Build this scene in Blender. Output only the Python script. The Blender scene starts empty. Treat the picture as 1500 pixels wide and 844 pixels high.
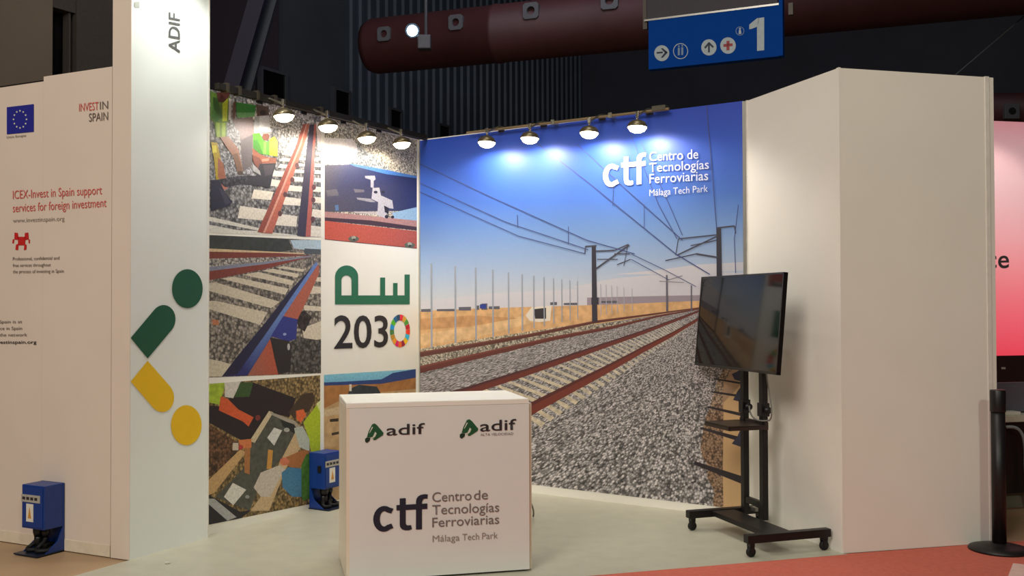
import bpy, bmesh, math, random
from mathutils import Vector, Matrix
random.seed(7)
PI = math.pi; R = math.radians
SC = bpy.context.scene
COL = SC.collection

# ------------------------------------------------------------------ camera
F_PX, PITCH, ROLL, CAM_Z = 1458.64, 0.01727, -0.00284, 1.53331
cp, sp, cr, sr = math.cos(PITCH), math.sin(PITCH), math.cos(ROLL), math.sin(ROLL)
FWD = Vector((0, cp, sp)); UP0 = Vector((0, -sp, cp)); X0 = Vector((1, 0, 0))
RIGHT = X0 * cr + UP0 * sr
UPV = X0 * (-sr) + UP0 * cr
cam_data = bpy.data.cameras.new('camera')
cam_data.lens = F_PX / 1500 * 36; cam_data.sensor_width = 36
cam_data.clip_end = 200
cam = bpy.data.objects.new('camera', cam_data); COL.objects.link(cam)
cam.matrix_world = Matrix(((RIGHT.x, UPV.x, -FWD.x, 0), (RIGHT.y, UPV.y, -FWD.y, 0),
                           (RIGHT.z, UPV.z, -FWD.z, CAM_Z), (0, 0, 0, 1)))
SC.camera = cam
CAM = Vector((0, 0, CAM_Z))

# ------------------------------------------------------------------ world, exposure, hall light
w = bpy.data.worlds.new('hall_ambience'); SC.world = w; w.use_nodes = True
w.node_tree.nodes['Background'].inputs[0].default_value = (1.0, 0.95, 0.88, 1)
w.node_tree.nodes['Background'].inputs[1].default_value = 0.03
SC.view_settings.view_transform = 'Standard'; SC.view_settings.look = 'None'
SC.view_settings.exposure = 0.0; SC.view_settings.gamma = 1.0

def area_light(name, loc, target, size, power, color, size_y=None, spread=None):
    l = bpy.data.lights.new(name, 'AREA'); l.energy = power; l.color = color
    l.size = size
    if size_y: l.shape = 'RECTANGLE'; l.size_y = size_y
    if spread: l.spread = spread
    o = bpy.data.objects.new(name, l); COL.objects.link(o); o.location = loc
    d = Vector(target) - Vector(loc)
    o.rotation_euler = d.to_track_quat('-Z', 'Y').to_euler()
    return o
# rows of hall lamps high above the aisle the photographer stands in
area_light('hall_light', (-5.5, -4.8, 9.5), (-1.0, 6, 1.0), 5, 1040, (1.0, 0.92, 0.84), 5)
area_light('hall_light', (2.75, -4.3, 7.0), (2.6, 6.3, 1.0), 0.7, 190, (0.88, 1.0, 0.78), .7)
area_light('hall_light', (0.3, 5.0, 10.5), (0.3, 6.2, 0.0), 3, 70, (1.0, 0.97, 0.86), 3, 1.6)
# unseen lights added to brighten the far walls of the dark hall
area_light('hall_light', (1.0, 15.0, 12.6), (-1.0, 27, 5.0), 5, 430, (0.80, 0.86, 1.0), 5)
area_light('hall_light', (-3.0, 9.0, 12.6), (-7.5, 15.5, 6.0), 3, 90, (1.0, 0.93, 0.84), 3, 1.8)

def spot_light(name, loc, target, power, color, angle, blend, radius, parent=None):
    l = bpy.data.lights.new(name, 'SPOT'); l.energy = power; l.color = color
    l.spot_size = angle; l.spot_blend = blend; l.shadow_soft_size = radius
    o = bpy.data.objects.new(name, l); COL.objects.link(o)
    if parent: o.parent = parent
    o.location = loc
    d = Vector(target) - Vector(loc)
    o.rotation_euler = d.to_track_quat('-Z', 'Y').to_euler()
    return o

# ------------------------------------------------------------------ pixel <-> place
def ray(px, py):
    u, v = px - 750, py - 422
    return (FWD * F_PX + RIGHT * u - UPV * v).normalized()
def on_z(px, py, z=0.0):
    r = ray(px, py); t = (z - CAM_Z) / r.z
    return CAM + r * t
def at_y(px, py, y):
    r = ray(px, py); return CAM + r * (y / r.y)
class Plane:
    """vertical wall plane: origin a, runs towards b; n faces the camera"""
    def __init__(s, a, b, up=None):
        s.o = Vector((a[0], a[1], a[2] if len(a) > 2 else 0)); d = Vector((b[0] - a[0], b[1] - a[1], 0))
        s.L = d.length; s.s = d.normalized(); s.u = Vector((0, 0, 1)) if up is None else up.normalized()
        s.n = s.s.cross(s.u).normalized()
        if s.n.dot(CAM - s.o) < 0: s.n = -s.n
    def hit(s, px, py, off=0.0):
        r = ray(px, py); o = s.o + s.n * off
        return CAM + r * ((o - CAM).dot(s.n) / r.dot(s.n))
    def st(s, px, py, off=0.0):
        p = s.hit(px, py, off) - s.o
        return (p.dot(s.s), p.dot(s.u))
    def p(s, a, h, off=0.0): return s.o + s.s * a + s.u * h + s.n * off

# ------------------------------------------------------------------ materials
def lin(c):
    f = lambda v: v / 12.92 if v <= 0.04045 else ((v + 0.055) / 1.055) ** 2.4
    return tuple(f(x / 255.0) for x in c[:3])
MATS = {}
def mat(name, rgb, rough=0.6, metal=0.0, noise=0.06, nscale=18.0, bump=0.0, spec=0.5, emit=None, estr=0.0, coat=0.0, bscale=None):
    if name in MATS: return MATS[name]
    m = bpy.data.materials.new(name); m.use_nodes = True
    nt = m.node_tree; b = nt.nodes['Principled BSDF']
    c = lin(rgb)
    b.inputs['Roughness'].default_value = rough; b.inputs['Metallic'].default_value = metal
    b.inputs['Specular IOR Level'].default_value = spec
    b.inputs['Coat Weight'].default_value = coat
    if emit:
        b.inputs['Emission Color'].default_value = (*lin(emit), 1); b.inputs['Emission Strength'].default_value = estr
    tc = nt.nodes.new('ShaderNodeTexCoord')
    n = nt.nodes.new('ShaderNodeTexNoise'); n.inputs['Scale'].default_value = nscale; n.inputs['Detail'].default_value = 4
    nt.links.new(tc.outputs['Object'], n.inputs['Vector'])
    mr = nt.nodes.new('ShaderNodeMapRange'); mr.inputs['To Min'].default_value = 1 - noise; mr.inputs['To Max'].default_value = 1 + noise
    mr.inputs['From Min'].default_value = 0.3; mr.inputs['From Max'].default_value = 0.7
    nt.links.new(n.outputs['Fac'], mr.inputs['Value'])
    mx = nt.nodes.new('ShaderNodeVectorMath'); mx.operation = 'SCALE'; mx.inputs[0].default_value = c
    nt.links.new(mr.outputs[0], mx.inputs['Scale']); nt.links.new(mx.outputs[0], b.inputs['Base Color'])
    if bump:
        bp = nt.nodes.new('ShaderNodeBump'); bp.inputs['Strength'].default_value = bump; bp.inputs['Distance'].default_value = 0.02
        if bscale:
            n2 = nt.nodes.new('ShaderNodeTexNoise'); n2.inputs['Scale'].default_value = bscale; n2.inputs['Detail'].default_value = 5
            nt.links.new(tc.outputs['Object'], n2.inputs['Vector']); nt.links.new(n2.outputs['Fac'], bp.inputs['Height'])
        else: nt.links.new(n.outputs['Fac'], bp.inputs['Height'])
        nt.links.new(bp.outputs[0], b.inputs['Normal'])
    MATS[name] = m; return m

def print_mat(name, kind, **k):
    """printed photo surface: colour from the per-corner ink colour, grain from nodes"""
    if name in MATS: return MATS[name]
    m = bpy.data.materials.new(name); m.use_nodes = True; nt = m.node_tree; N = nt.nodes; Lk = nt.links
    b = N['Principled BSDF']; b.inputs['Roughness'].default_value = k.get('rough', 0.5); b.inputs['Specular IOR Level'].default_value = 0.5
    at = N.new('ShaderNodeAttribute'); at.attribute_name = 'ink'
    uv = N.new('ShaderNodeUVMap'); uv.uv_map = 'wall'
    vec = uv.outputs[0]
    if kind == 'gravel_persp':      # ballast seen in perspective: divide by the distance below the printed horizon
        sep = N.new('ShaderNodeSeparateXYZ'); Lk.new(vec, sep.inputs[0])
        def mth(op, a, b2):
            q = N.new('ShaderNodeMath'); q.operation = op
            for i, z in enumerate((a, b2)):
                if isinstance(z, (int, float)): q.inputs[i].default_value = z
                else: Lk.new(z, q.inputs[i])
            return q.outputs[0]
        d = mth('MAXIMUM', mth('SUBTRACT', k['h0'], sep.outputs[1]), 0.02)
        u_ = mth('MULTIPLY', mth('DIVIDE', mth('SUBTRACT', sep.outputs[0], k['s0']), d), k['kv'])
        v_ = mth('MULTIPLY', mth('LOGARITHM', d, 2.718), k['kv'])
        cmb = N.new('ShaderNodeCombineXYZ'); Lk.new(u_, cmb.inputs[0]); Lk.new(v_, cmb.inputs[1]); vec = cmb.outputs[0]
    if kind.startswith('gravel'):
        vo = N.new('ShaderNodeTexVoronoi'); vo.inputs['Scale'].default_value = k.get('scale', 60); Lk.new(vec, vo.inputs['Vector'])
        sc = N.new('ShaderNodeSeparateColor'); Lk.new(vo.outputs['Color'], sc.inputs[0])
        a = N.new('ShaderNodeMapRange'); a.inputs['To Min'].default_value = k.get('lo', 0.35); a.inputs['To Max'].default_value = k.get('hi', 1.7)
        Lk.new(sc.outputs[0], a.inputs['Value'])
        e = N.new('ShaderNodeMapRange'); e.inputs['From Min'].default_value = 0.35; e.inputs['From Max'].default_value = 0.75
        e.inputs['To Min'].default_value = 1.0; e.inputs['To Max'].default_value = 0.25
        Lk.new(vo.outputs['Distance'], e.inputs['Value'])
        f = N.new('ShaderNodeMath'); f.operation = 'MULTIPLY'; Lk.new(a.outputs[0], f.inputs[0]); Lk.new(e.outputs[0], f.inputs[1])
        fac = f.outputs[0]
    else:
        n = N.new('ShaderNodeTexNoise'); n.inputs['Scale'].default_value = k.get('scale', 30); n.inputs['Detail'].default_value = 5
        if 'stretch' in k:
            mp = N.new('ShaderNodeMapping'); mp.inputs['Scale'].default_value = k['stretch']; Lk.new(vec, mp.inputs[0]); vec = mp.outputs[0]
        Lk.new(vec, n.inputs['Vector'])
        a = N.new('ShaderNodeMapRange'); a.inputs['From Min'].default_value = 0.3; a.inputs['From Max'].default_value = 0.7
        a.inputs['To Min'].default_value = 1 - k.get('amp', 0.05); a.inputs['To Max'].default_value = 1 + k.get('amp', 0.05)
        Lk.new(n.outputs['Fac'], a.inputs['Value']); fac = a.outputs[0]
    mx = N.new('ShaderNodeVectorMath'); mx.operation = 'SCALE'; Lk.new(at.outputs['Color'], mx.inputs[0]); Lk.new(fac, mx.inputs['Scale'])
    mn = N.new('ShaderNodeVectorMath'); mn.operation = 'MINIMUM'; mn.inputs[1].default_value = (0.9, 0.9, 0.9); Lk.new(mx.outputs[0], mn.inputs[0])
    Lk.new(mn.outputs[0], b.inputs['Base Color'])
    MATS[name] = m; return m

# ------------------------------------------------------------------ mesh helpers
def obj(name, bm, m, parent=None, smooth=False):
    me = bpy.data.meshes.new(name); bm.normal_update(); bm.to_mesh(me); bm.free()
    for x in (m if isinstance(m, (list, tuple)) else [m]): me.materials.append(x)
    if smooth:
        for p in me.polygons: p.use_smooth = True
    o = bpy.data.objects.new(name, me); COL.objects.link(o)
    if parent is not None:
        o.parent = parent; o.matrix_parent_inverse = Matrix.Identity(4)
    return o
def link_world(o, parent):
    """child built in world coordinates: keep it in place under the parent empty"""
    o.parent = parent; o.matrix_parent_inverse = parent_matrix(parent).inverted()
    return o
def parent_matrix(p):
    mw = Matrix.LocRotScale(p.location, p.rotation_euler, p.scale)
    return parent_matrix(p.parent) @ p.matrix_parent_inverse @ mw if p.parent else mw
def part(name, bm, m, parent, smooth=False, label=None):
    o = obj(name, bm, m, None, smooth); link_world(o, parent)
    if label: o['label'] = label
    return o
def tag(o, label, cat, group=None):
    o['label'] = label; o['category'] = cat
    if group: o['group'] = group
    return o
def thing(name, label, cat, loc=(0, 0, 0), group=None, rotz=0.0):
    o = bpy.data.objects.new(name, None); COL.objects.link(o); o.empty_display_size = 0.1
    o.location = loc; o.rotation_euler = (0, 0, rotz)
    return tag(o, label, cat, group)
def struct(name, bm, m, smooth=False):
    o = obj(name, bm, m, None, smooth); o['kind'] = 'structure'; return o
I4 = Matrix.Identity(4)
def box(bm, x0, x1, y0, y1, z0, z1, M=I4, bevel=0.0):
    vs = [bm.verts.new(M @ Vector((x, y, z))) for x in (x0, x1) for y in (y0, y1) for z in (z0, z1)]
    fs = [bm.faces.new([vs[i] for i in q]) for q in ((0, 1, 3, 2), (4, 6, 7, 5), (0, 4, 5, 1), (2, 3, 7, 6), (0, 2, 6, 4), (1, 5, 7, 3))]
    if bevel:
        es = list({e for f in fs for e in f.edges})
        bmesh.ops.bevel(bm, geom=es, offset=bevel, segments=2, profile=0.6, affect='EDGES')
    return bm
def B(*a, **k): return box(bmesh.new(), *a, **k)
def frame_m(o, xdir, ydir, zdir):
    return Matrix(((xdir.x, ydir.x, zdir.x, o.x), (xdir.y, ydir.y, zdir.y, o.y), (xdir.z, ydir.z, zdir.z, o.z), (0, 0, 0, 1)))
def tube(bm, pts, r, n=8, caps=True):
    pts = [Vector(p) for p in pts]; rs = r if isinstance(r, (list, tuple)) else [r] * len(pts); rings = []
    up = Vector((0, 0, 1))
    prev = None
    for i, p in enumerate(pts):
        t = (pts[min(i + 1, len(pts) - 1)] - pts[max(i - 1, 0)]).normalized()
        if prev is None:
            a = t.cross(up)
            if a.length < 1e-3: a = t.cross(Vector((1, 0, 0)))
        else: a = prev - t * prev.dot(t)
        a.normalize(); prev = a; b = t.cross(a)
        rings.append([bm.verts.new(p + (a * math.cos(2 * PI * k / n) + b * math.sin(2 * PI * k / n)) * rs[i]) for k in range(n)])
    for q in range(len(rings) - 1):
        for k in range(n):
            bm.faces.new((rings[q][k], rings[q][(k + 1) % n], rings[q + 1][(k + 1) % n], rings[q + 1][k]))
    if caps: bm.faces.new(rings[0][::-1]); bm.faces.new(rings[-1])
    return bm
def lathe(bm, prof, n=24, M=I4):
    """prof: (r, z) list; around local z"""
    rings = []
    for r, z in prof:
        if r < 1e-6: rings.append([bm.verts.new(M @ Vector((0, 0, z)))])
        else: rings.append([bm.verts.new(M @ Vector((r * math.cos(2 * PI * k / n), r * math.sin(2 * PI * k / n), z))) for k in range(n)])
    for a, b in zip(rings, rings[1:]):
        for k in range(n):
            if len(a) == 1 and len(b) == 1: continue
            if len(a) == 1: bm.faces.new((a[0], b[k], b[(k + 1) % n]))
            elif len(b) == 1: bm.faces.new((a[k], a[(k + 1) % n], b[0]))
            else: bm.faces.new((a[k], a[(k + 1) % n], b[(k + 1) % n], b[k]))
    bmesh.ops.recalc_face_normals(bm, faces=bm.faces[:])
    return bm
def prism(bm, pts, thick_vec):
    a = [bm.verts.new(p) for p in pts]; b = [bm.verts.new(Vector(p) + thick_vec) for p in pts]
    bm.faces.new(a); bm.faces.new(b[::-1]); n = len(a)
    for i in range(n): bm.faces.new((a[i], b[i], b[(i + 1) % n], a[(i + 1) % n]))
    bmesh.ops.recalc_face_normals(bm, faces=bm.faces[:])
    return bm
def bez(p0, p1, p2, p3, n=14):
    r = []
    for i in range(n + 1):
        t = i / n; r.append(Vector(p0) * (1 - t) ** 3 + Vector(p1) * 3 * t * (1 - t) ** 2 + Vector(p2) * 3 * t * t * (1 - t) + Vector(p3) * t ** 3)
    return r

# ------------------------------------------------------------------ flat print: polygons drawn in photo pixels, laid on a wall plane
def clip_poly(poly, quad):
    c = [sum(p[0] for p in quad) / len(quad), sum(p[1] for p in quad) / len(quad)]
    out = list(poly)
    for i in range(len(quad)):
        a, b = quad[i], quad[(i + 1) % len(quad)]
        side = lambda p: (b[0] - a[0]) * (p[1] - a[1]) - (b[1] - a[1]) * (p[0] - a[0])
        sg = 1 if side(c) > 0 else -1
        inp, out = out, []
        for j in range(len(inp)):
            p, q = inp[j], inp[(j + 1) % len(inp)]
            sp_, sq = side(p) * sg, side(q) * sg
            if sp_ >= 0: out.append(p)
            if (sp_ >= 0) != (sq >= 0):
                t = sp_ / (sp_ - sq); out.append(tuple(p[k] + (q[k] - p[k]) * t for k in range(len(p))))
        if not out: return []
    return out
class Print:
    def __init__(s, plane, clip=None, base=0.0006, step=0.00004, ink=None):
        s.default = ink
        s.pl = plane; s.clip = clip; s.lift = base; s.step = step
        s.bm = bmesh.new(); s.uv = s.bm.loops.layers.uv.new('wall'); s.ink = s.bm.loops.layers.float_color.new('ink'); s.mats = []
    def mi(s, m):
        if m not in s.mats: s.mats.append(m)
        return s.mats.index(m)
    def poly(s, pts, col, m=None, grad=None, keep=False):
        """pts in pixels; grad = function (px,py)->rgb for per-corner ink"""
        m = m or s.default or PF
        if s.clip: pts = clip_poly(pts, s.clip)
        if len(pts) < 3: return
        vs = []; sts = []
        for p in pts:
            a, h = s.pl.st(p[0], p[1]); vs.append(s.bm.verts.new(s.pl.p(a, h, s.lift))); sts.append((a, h))
        f = s.bm.faces.new(vs); f.material_index = s.mi(m)
        for l, st, p in zip(f.loops, sts, pts):
            l[s.uv].uv = st; c = grad(p[0], p[1]) if grad else col
            l[s.ink] = (*lin(c), 1)
        if f.calc_area() > 0:
            f.normal_update()
            if f.normal.dot(s.pl.n) < 0: f.normal_flip()
        if not keep: s.lift += s.step
    def line(s, pts, w, col, m=None):
        for (a, b) in zip(pts, pts[1:]):
            dx, dy = b[0] - a[0], b[1] - a[1]; L = math.hypot(dx, dy) or 1; wa = w if not isinstance(w, tuple) else w[0]; wb = w if not isinstance(w, tuple) else w[1]
            nx, ny = -dy / L / 2, dx / L / 2
            s.poly([(a[0] + nx * wa, a[1] + ny * wa), (b[0] + nx * wb, b[1] + ny * wb), (b[0] - nx * wb, b[1] - ny * wb), (a[0] - nx * wa, a[1] - ny * wa)], col, m, keep=True)
        s.lift += s.step
    def strip(s, top, bot, col, m=None, grad=None):
        for i in range(len(top) - 1):
            s.poly([top[i], top[i + 1], bot[i + 1], bot[i]], col, m, grad, keep=True)
        s.lift += s.step
    def done(s, name, parent, label=None):
        return part(name, s.bm, s.mats, parent, label=label)
def ell(cx, cy, rx, ry, n=28, a0=0, a1=2 * PI): return [(cx + rx * math.cos(a0 + (a1 - a0) * i / n), cy + ry * math.sin(a0 + (a1 - a0) * i / n)) for i in range(n + (a1 - a0 < 6.28))]

PF = print_mat('print_ink', 'noise', scale=40, amp=0.015)
PP = print_mat('print_photo_ink', 'noise', scale=55, amp=0.16)
PM = print_mat('print_mottled', 'noise', scale=26, amp=0.3)
PS = print_mat('print_soil', 'noise', scale=14, amp=0.22)
PG = print_mat('print_gravel', 'gravel', scale=48, lo=0.5, hi=1.5)
PGF = print_mat('print_fine_gravel', 'gravel', scale=70, lo=0.6, hi=1.4)
PSG = print_mat('print_stony_soil', 'gravel', scale=64, lo=0.75, hi=1.2)

# text ------------------------------------------------------------
_cap = {}
def text_mesh(txt, bold=0.0, space=1.0):
    cu = bpy.data.curves.new('lettering', 'FONT'); cu.body = txt; cu.size = 1; cu.offset = bold; cu.space_character = space
    cu.resolution_u = 4
    o = bpy.data.objects.new('lettering', cu); COL.objects.link(o)
    bpy.context.view_layer.update()
    dg = bpy.context.evaluated_depsgraph_get()
    me = bpy.data.meshes.new_from_object(o.evaluated_get(dg))
    bpy.data.objects.remove(o); bpy.data.curves.remove(cu)
    return me
def cap_h(bold):
    k = round(bold, 4)
    if k not in _cap:
        me = text_mesh('H', bold); _cap[k] = (min(v.co.y for v in me.vertices), max(v.co.y for v in me.vertices)); bpy.data.meshes.remove(me)
    return _cap[k]
def lettering(txt, plane, bl, br, tl, m, parent, bold=0.0, lift=0.004, space=1.0, name='lettering', label=None, slant=0.0):
    """bl, br: pixels of the base line's ends; tl: pixel at the cap height above bl"""
    me = text_mesh(txt, bold, space)
    x0 = min(v.co.x for v in me.vertices); x1 = max(v.co.x for v in me.vertices); y0, y1 = cap_h(bold)
    A, Bp, T = plane.hit(*bl), plane.hit(*br), plane.hit(*tl)
    ex, ey = Bp - A, T - A
    for v in me.vertices:
        v.co = A + ex * ((v.co.x - x0) / (x1 - x0)) + ey * ((v.co.y - y0) / (y1 - y0)) + plane.n * lift
    me.materials.clear(); me.materials.append(m)
    o = bpy.data.objects.new(name, me); COL.objects.link(o); link_world(o, parent)
    if label: o['label'] = label
    return o
def decal(name, plane, polys, m, parent, lift=0.003, label=None):
    bm = bmesh.new()
    for pts in polys:
        vs = [bm.verts.new(plane.hit(x, y) + plane.n * lift) for x, y in pts]
        f = bm.faces.new(vs); f.normal_update()
        if f.normal.dot(plane.n) < 0: f.normal_flip()
    return part(name, bm, m, parent, label=label)

# ------------------------------------------------------------------ plan of the stand (metres)
P0, P1, P2, P3, P4 = (-2.0557, 6.6756), (-0.8177, 8.7869), (1.6903, 7.1617), (2.0307, 6.1528), (3.0884, 6.4198)
T0, T1, T2 = (-2.4534, 6.1026), (-2.3159, 6.0398), (-2.0142, 6.6171)
I1 = (-2.4588, 6.1134); I0 = (-4.35, 7.03)
WH = 3.0
V2 = lambda p: Vector((p[0], p[1], 0))
mosaic = Plane(P0, P1); mural = Plane(P1, P2); ret = Plane(P2, P3); blk = Plane(P3, P4); towf = Plane(T1, T2); tows = Plane(T0, T1); icex = Plane(I0, I1)

M_WHITE = mat('white_panel', (236, 232, 222), 0.55, noise=0.015, nscale=3)
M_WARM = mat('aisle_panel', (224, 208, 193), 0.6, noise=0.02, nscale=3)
M_TOWER = mat('tower_panel', (234, 238, 234), 0.55, noise=0.012, nscale=3)
M_ALU = mat('aluminium_profile', (190, 188, 180), 0.35, 0.8, noise=0.03)
M_BLACK = mat('black_powder_coat', (22, 19, 20), 0.45, 0.2, noise=0.1)
M_DARKPL = mat('black_plastic', (14, 14, 16), 0.4, 0.0, noise=0.08)
M_RUBBER = mat('black_rubber', (10, 10, 10), 0.7)
M_STEEL = mat('brushed_steel', (150, 148, 142), 0.3, 0.9)

# ------------------------------------------------------------------ floor, carpets
hall = bmesh.new(); box(hall, -45, 45, -22, 60, -0.2, -0.006)
M_HALLFLOOR = mat('hall_floor', (168, 138, 106), 0.5, noise=0.08, nscale=2.5)
struct('floor', hall, M_HALLFLOOR)

# ---- stand carpet: from the tower's corner along the tower's line to the aisle edge
def flat_piece(pts, z0, z1):
    bm = bmesh.new(); prism(bm, [Vector((x, y, z0)) for x, y in pts], Vector((0, 0, z1 - z0))); return bm
e1 = on_z(990, 833); e2 = on_z(1242, 812); ed = (e2 - e1).normalized()
tdir = towf.s
t1 = V2(T1) + Vector((-.006, -.003, 0)); far = t1 - tdir * 3.2
fr = e1 - ed * 3.0
# front edge of the stand carpet: from the tower line to the white block
pts = [(T1[0], T1[1])]
# intersection of tower line with the front edge line
def isect(p, d, q, e):
    k = d.x * e.y - d.y * e.x; t = ((q.x - p.x) * e.y - (q.y - p.y) * e.x) / k; return p + d * t
cx = isect(V2(T1), tdir, Vector((e1.x, e1.y, 0)), ed)
stand_pts = [(cx.x, cx.y), (e2.x, e2.y), (P3[0], P3[1]), (P2[0], P2[1]), (P1[0], P1[1]), (P0[0], P0[1]), (T2[0], T2[1]), (T1[0], T1[1])]
M_CARPET = mat('film_covered_carpet', (178, 174, 156), 0.38, noise=0.06, nscale=7, bump=0.12, bscale=9, spec=0.35)
tag(obj('stand_carpet', flat_piece(stand_pts, -0.006, 0.0), M_CARPET), 'pale grey film-covered carpet inside the exhibition stand', 'carpet')
M_RED = mat('red_carpet', (192, 100, 84), 0.85, noise=0.08, nscale=30, bump=0.2, spec=0.2)
rp = [(cx.x, cx.y), (e2.x, e2.y), (P3[0] + .01, P3[1] - .005), (P4[0], P4[1]), (P4[0] + 6.0, P4[1] + 1.5), (9.0, 2.0), (cx.x + 2.2, cx.y - 3.2)]
tag(obj('aisle_carpet', flat_piece(rp, -0.006, -0.001), M_RED), 'red aisle carpet running past the white block', 'carpet')
q0 = on_z(1480, 836); q1 = on_z(1484, 825.5)
M_PALE = mat('pale_pink_carpet', (214, 176, 168), 0.8, noise=0.05)
qd = (q1 - q0).normalized(); qn = Vector((qd.y, -qd.x, 0))
a_ = q0 - qd * 1.2; b_ = q1
tag(obj('carpet_strip', flat_piece([(a_.x, a_.y), (b_.x, b_.y), ((b_ + qn * .5).x, (b_ + qn * .5).y), ((a_ + qn * .5).x, (a_ + qn * .5).y)], -0.001, 0.0015), M_PALE), 'pale pink strip lying on the red carpet at the lower right corner', 'carpet')

# ------------------------------------------------------------------ stand walls
def wall_box(plane, a, b, h0, h1, th, front=0.0, bevel=0.0):
    """panel standing behind the plane"""
    M = frame_m(plane.o, plane.s, plane.n, plane.u)
    return box(bmesh.new(), a, b, -th, front, h0, h1, M, bevel)

# --- mosaic wall (left, six photos)
mw = thing('mosaic_wall', 'tall white display wall carrying the mosaic of railway photos and the 2030 emblem', 'display wall', V2(P0))
Lm = mosaic.L
for k in range(3):
    part('panel', wall_box(mosaic, Lm * k / 3 + (.0 if k else -.02), Lm * (k + 1) / 3 - 0.0008, 0.0, WH, 0.05), M_WHITE, mw)
part('top_trim', wall_box(mosaic, -.02, Lm, WH, WH + .012, 0.052, .002), M_BLACK, mw)

def cv(ox, oy, k, ky=None):
    ky = ky or k
    return lambda pts: [(ox + x / k, oy + y / ky) for x, y in pts]
# photo A: workers by the track
qA = [(300, 127.5), (470, 170.3), (470, 347.5), (300, 341)]
pr = Print(mosaic, qA, ink=PP); c = cv(300, 125, 3.75)
pr.poly(qA, (140, 138, 136), PG)
pr.poly(c([(230, 60), (600, 150), (600, 420), (420, 380), (400, 240), (240, 180)]), (196, 190, 184), PGF)
for b_ in ([(20, 720), (300, 785), (300, 800), (20, 745)], [(20, 765), (200, 800), (20, 790)], [(20, 790), (300, 800), (640, 838), (20, 838)]): pr.poly(c(b_), (214, 210, 200))
for x0, x1, y0, y1, sk in ((180, 345, 662, 730, 22), (255, 378, 572, 622, 14), (352, 418, 516, 552, 8), (360, 450, 468, 498, 8), (400, 470, 432, 452, 6), (410, 490, 398, 416, 5), (425, 505, 366, 382, 4), (440, 520, 338, 352, 3), (455, 530, 312, 324, 3), (470, 540, 290, 300, 2)):
    pr.poly(c([(x0 + 14, y0), (x1, y0 + sk), (x1 - 16, y1 + sk * .6), (x0, y1)]), (222, 214, 200))
for x0, x1, y0, y1, sk in ((385, 508, 702, 768, 18), (430, 530, 612, 656, 12), (452, 540, 548, 580, 9), (470, 548, 500, 526, 8), (486, 555, 462, 480, 6), (498, 560, 428, 444, 5), (510, 566, 396, 410, 4), (520, 570, 366, 378, 3), (530, 575, 338, 350, 3), (540, 580, 312, 322, 2), (575, 645, 770, 830, 8), (585, 645, 680, 725, 7), (590, 645, 612, 645, 5), (594, 645, 556, 584, 5), (598, 645, 508, 530, 4), (600, 645, 466, 486, 3), (602, 645, 430, 448, 3), (604, 645, 396, 412, 2), (606, 645, 366, 380, 2)):
    pr.poly(c([(x0 + 6, y0), (x1, y0 + sk), (x1 - 6, y1 + sk * .5), (x0, y1)]), (224, 216, 204))
pr.poly(c([(288, 806), (322, 812), (520, 330), (556, 212), (540, 212), (495, 345)]), (150, 78, 62))
pr.poly(c([(322, 812), (370, 815), (545, 330), (575, 214), (556, 212), (520, 330)]), (184, 104, 84))
pr.poly(c([(318, 812), (330, 812), (528, 330), (560, 214), (555, 214), (518, 330)]), (206, 150, 130))
pr.poly(c([(505, 826), (552, 832), (592, 330), (600, 215), (575, 215), (560, 330)]), (62, 56, 72))
pr.poly(c([(552, 832), (580, 834), (604, 330), (612, 215), (600, 215), (592, 330)]), (176, 96, 84))
pr.poly(c([(610, 200), (655, 205), (655, 360), (620, 360)]), (222, 208, 204))
for bx, by in ((440, 600), (412, 705), (480, 520), (595, 630), (592, 735), (598, 560), (505, 440)): pr.poly(c(ell(bx, by, 12, 16, 8)), (96, 62, 60))
pr.poly(c([(20, 440), (160, 330), (260, 470), (260, 560), (40, 560)]), (150, 150, 154), PGF)
pr.poly(c([(150, 190), (262, 172), (270, 300), (250, 440), (205, 480), (196, 300)]), (122, 106, 106)); pr.poly(c([(200, 300), (262, 270), (255, 440), (205, 480)]), (92, 84, 86))
pr.poly(c([(155, 95), (168, 88), (166, 180), (150, 190)]), (96, 60, 44)); pr.poly(c([(168, 92), (280, 110), (275, 150), (172, 150)]), (44, 112, 34)); pr.poly(c([(172, 150), (275, 150), (272, 172), (178, 180)]), (96, 150, 84)); pr.poly(c([(280, 105), (350, 120), (350, 165), (285, 170)]), (82, 62, 46)); pr.poly(c(ell(318, 150, 18, 14, 10)), (40, 28, 22))
pr.poly(c([(272, 172), (352, 165), (360, 250), (345, 300), (300, 270), (268, 262)]), (188, 186, 186)); pr.poly(c([(272, 172), (300, 170), (296, 262), (268, 262)]), (150, 150, 152))
pr.poly(c(ell(334, 282, 20, 22, 14)), (112, 66, 48)); pr.poly(c(ell(337, 248, 26, 20, 16, PI, 2 * PI) + [(363, 262), (311, 262)]), (206, 204, 202)); pr.poly(c([(308, 258), (366, 256), (368, 266), (308, 268)]), (134, 130, 128))
pr.poly(c([(263, 265), (300, 262), (318, 300), (340, 312), (352, 305), (354, 384), (300, 376), (264, 345)]), (74, 146, 28)); pr.poly(c([(264, 300), (290, 300), (318, 376), (300, 376), (264, 345)]), (52, 116, 26)); pr.poly(c([(322, 310), (336, 312), (336, 378), (318, 376)]), (112, 176, 60))
pr.poly(c([(354, 296), (382, 280), (400, 312), (398, 392), (354, 384)]), (186, 186, 16)); pr.poly(c([(384, 290), (400, 312), (398, 392), (386, 390)]), (150, 150, 24))
pr.poly(c([(258, 345), (300, 378), (345, 396), (392, 400), (390, 428), (330, 430), (268, 425)]), (140, 82, 60)); pr.poly(c([(258, 380), (300, 400), (320, 440), (300, 470), (266, 425)]), (112, 64, 50)); pr.poly(c([(310, 405), (352, 400), (350, 415), (312, 420)]), (186, 128, 104))
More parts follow.
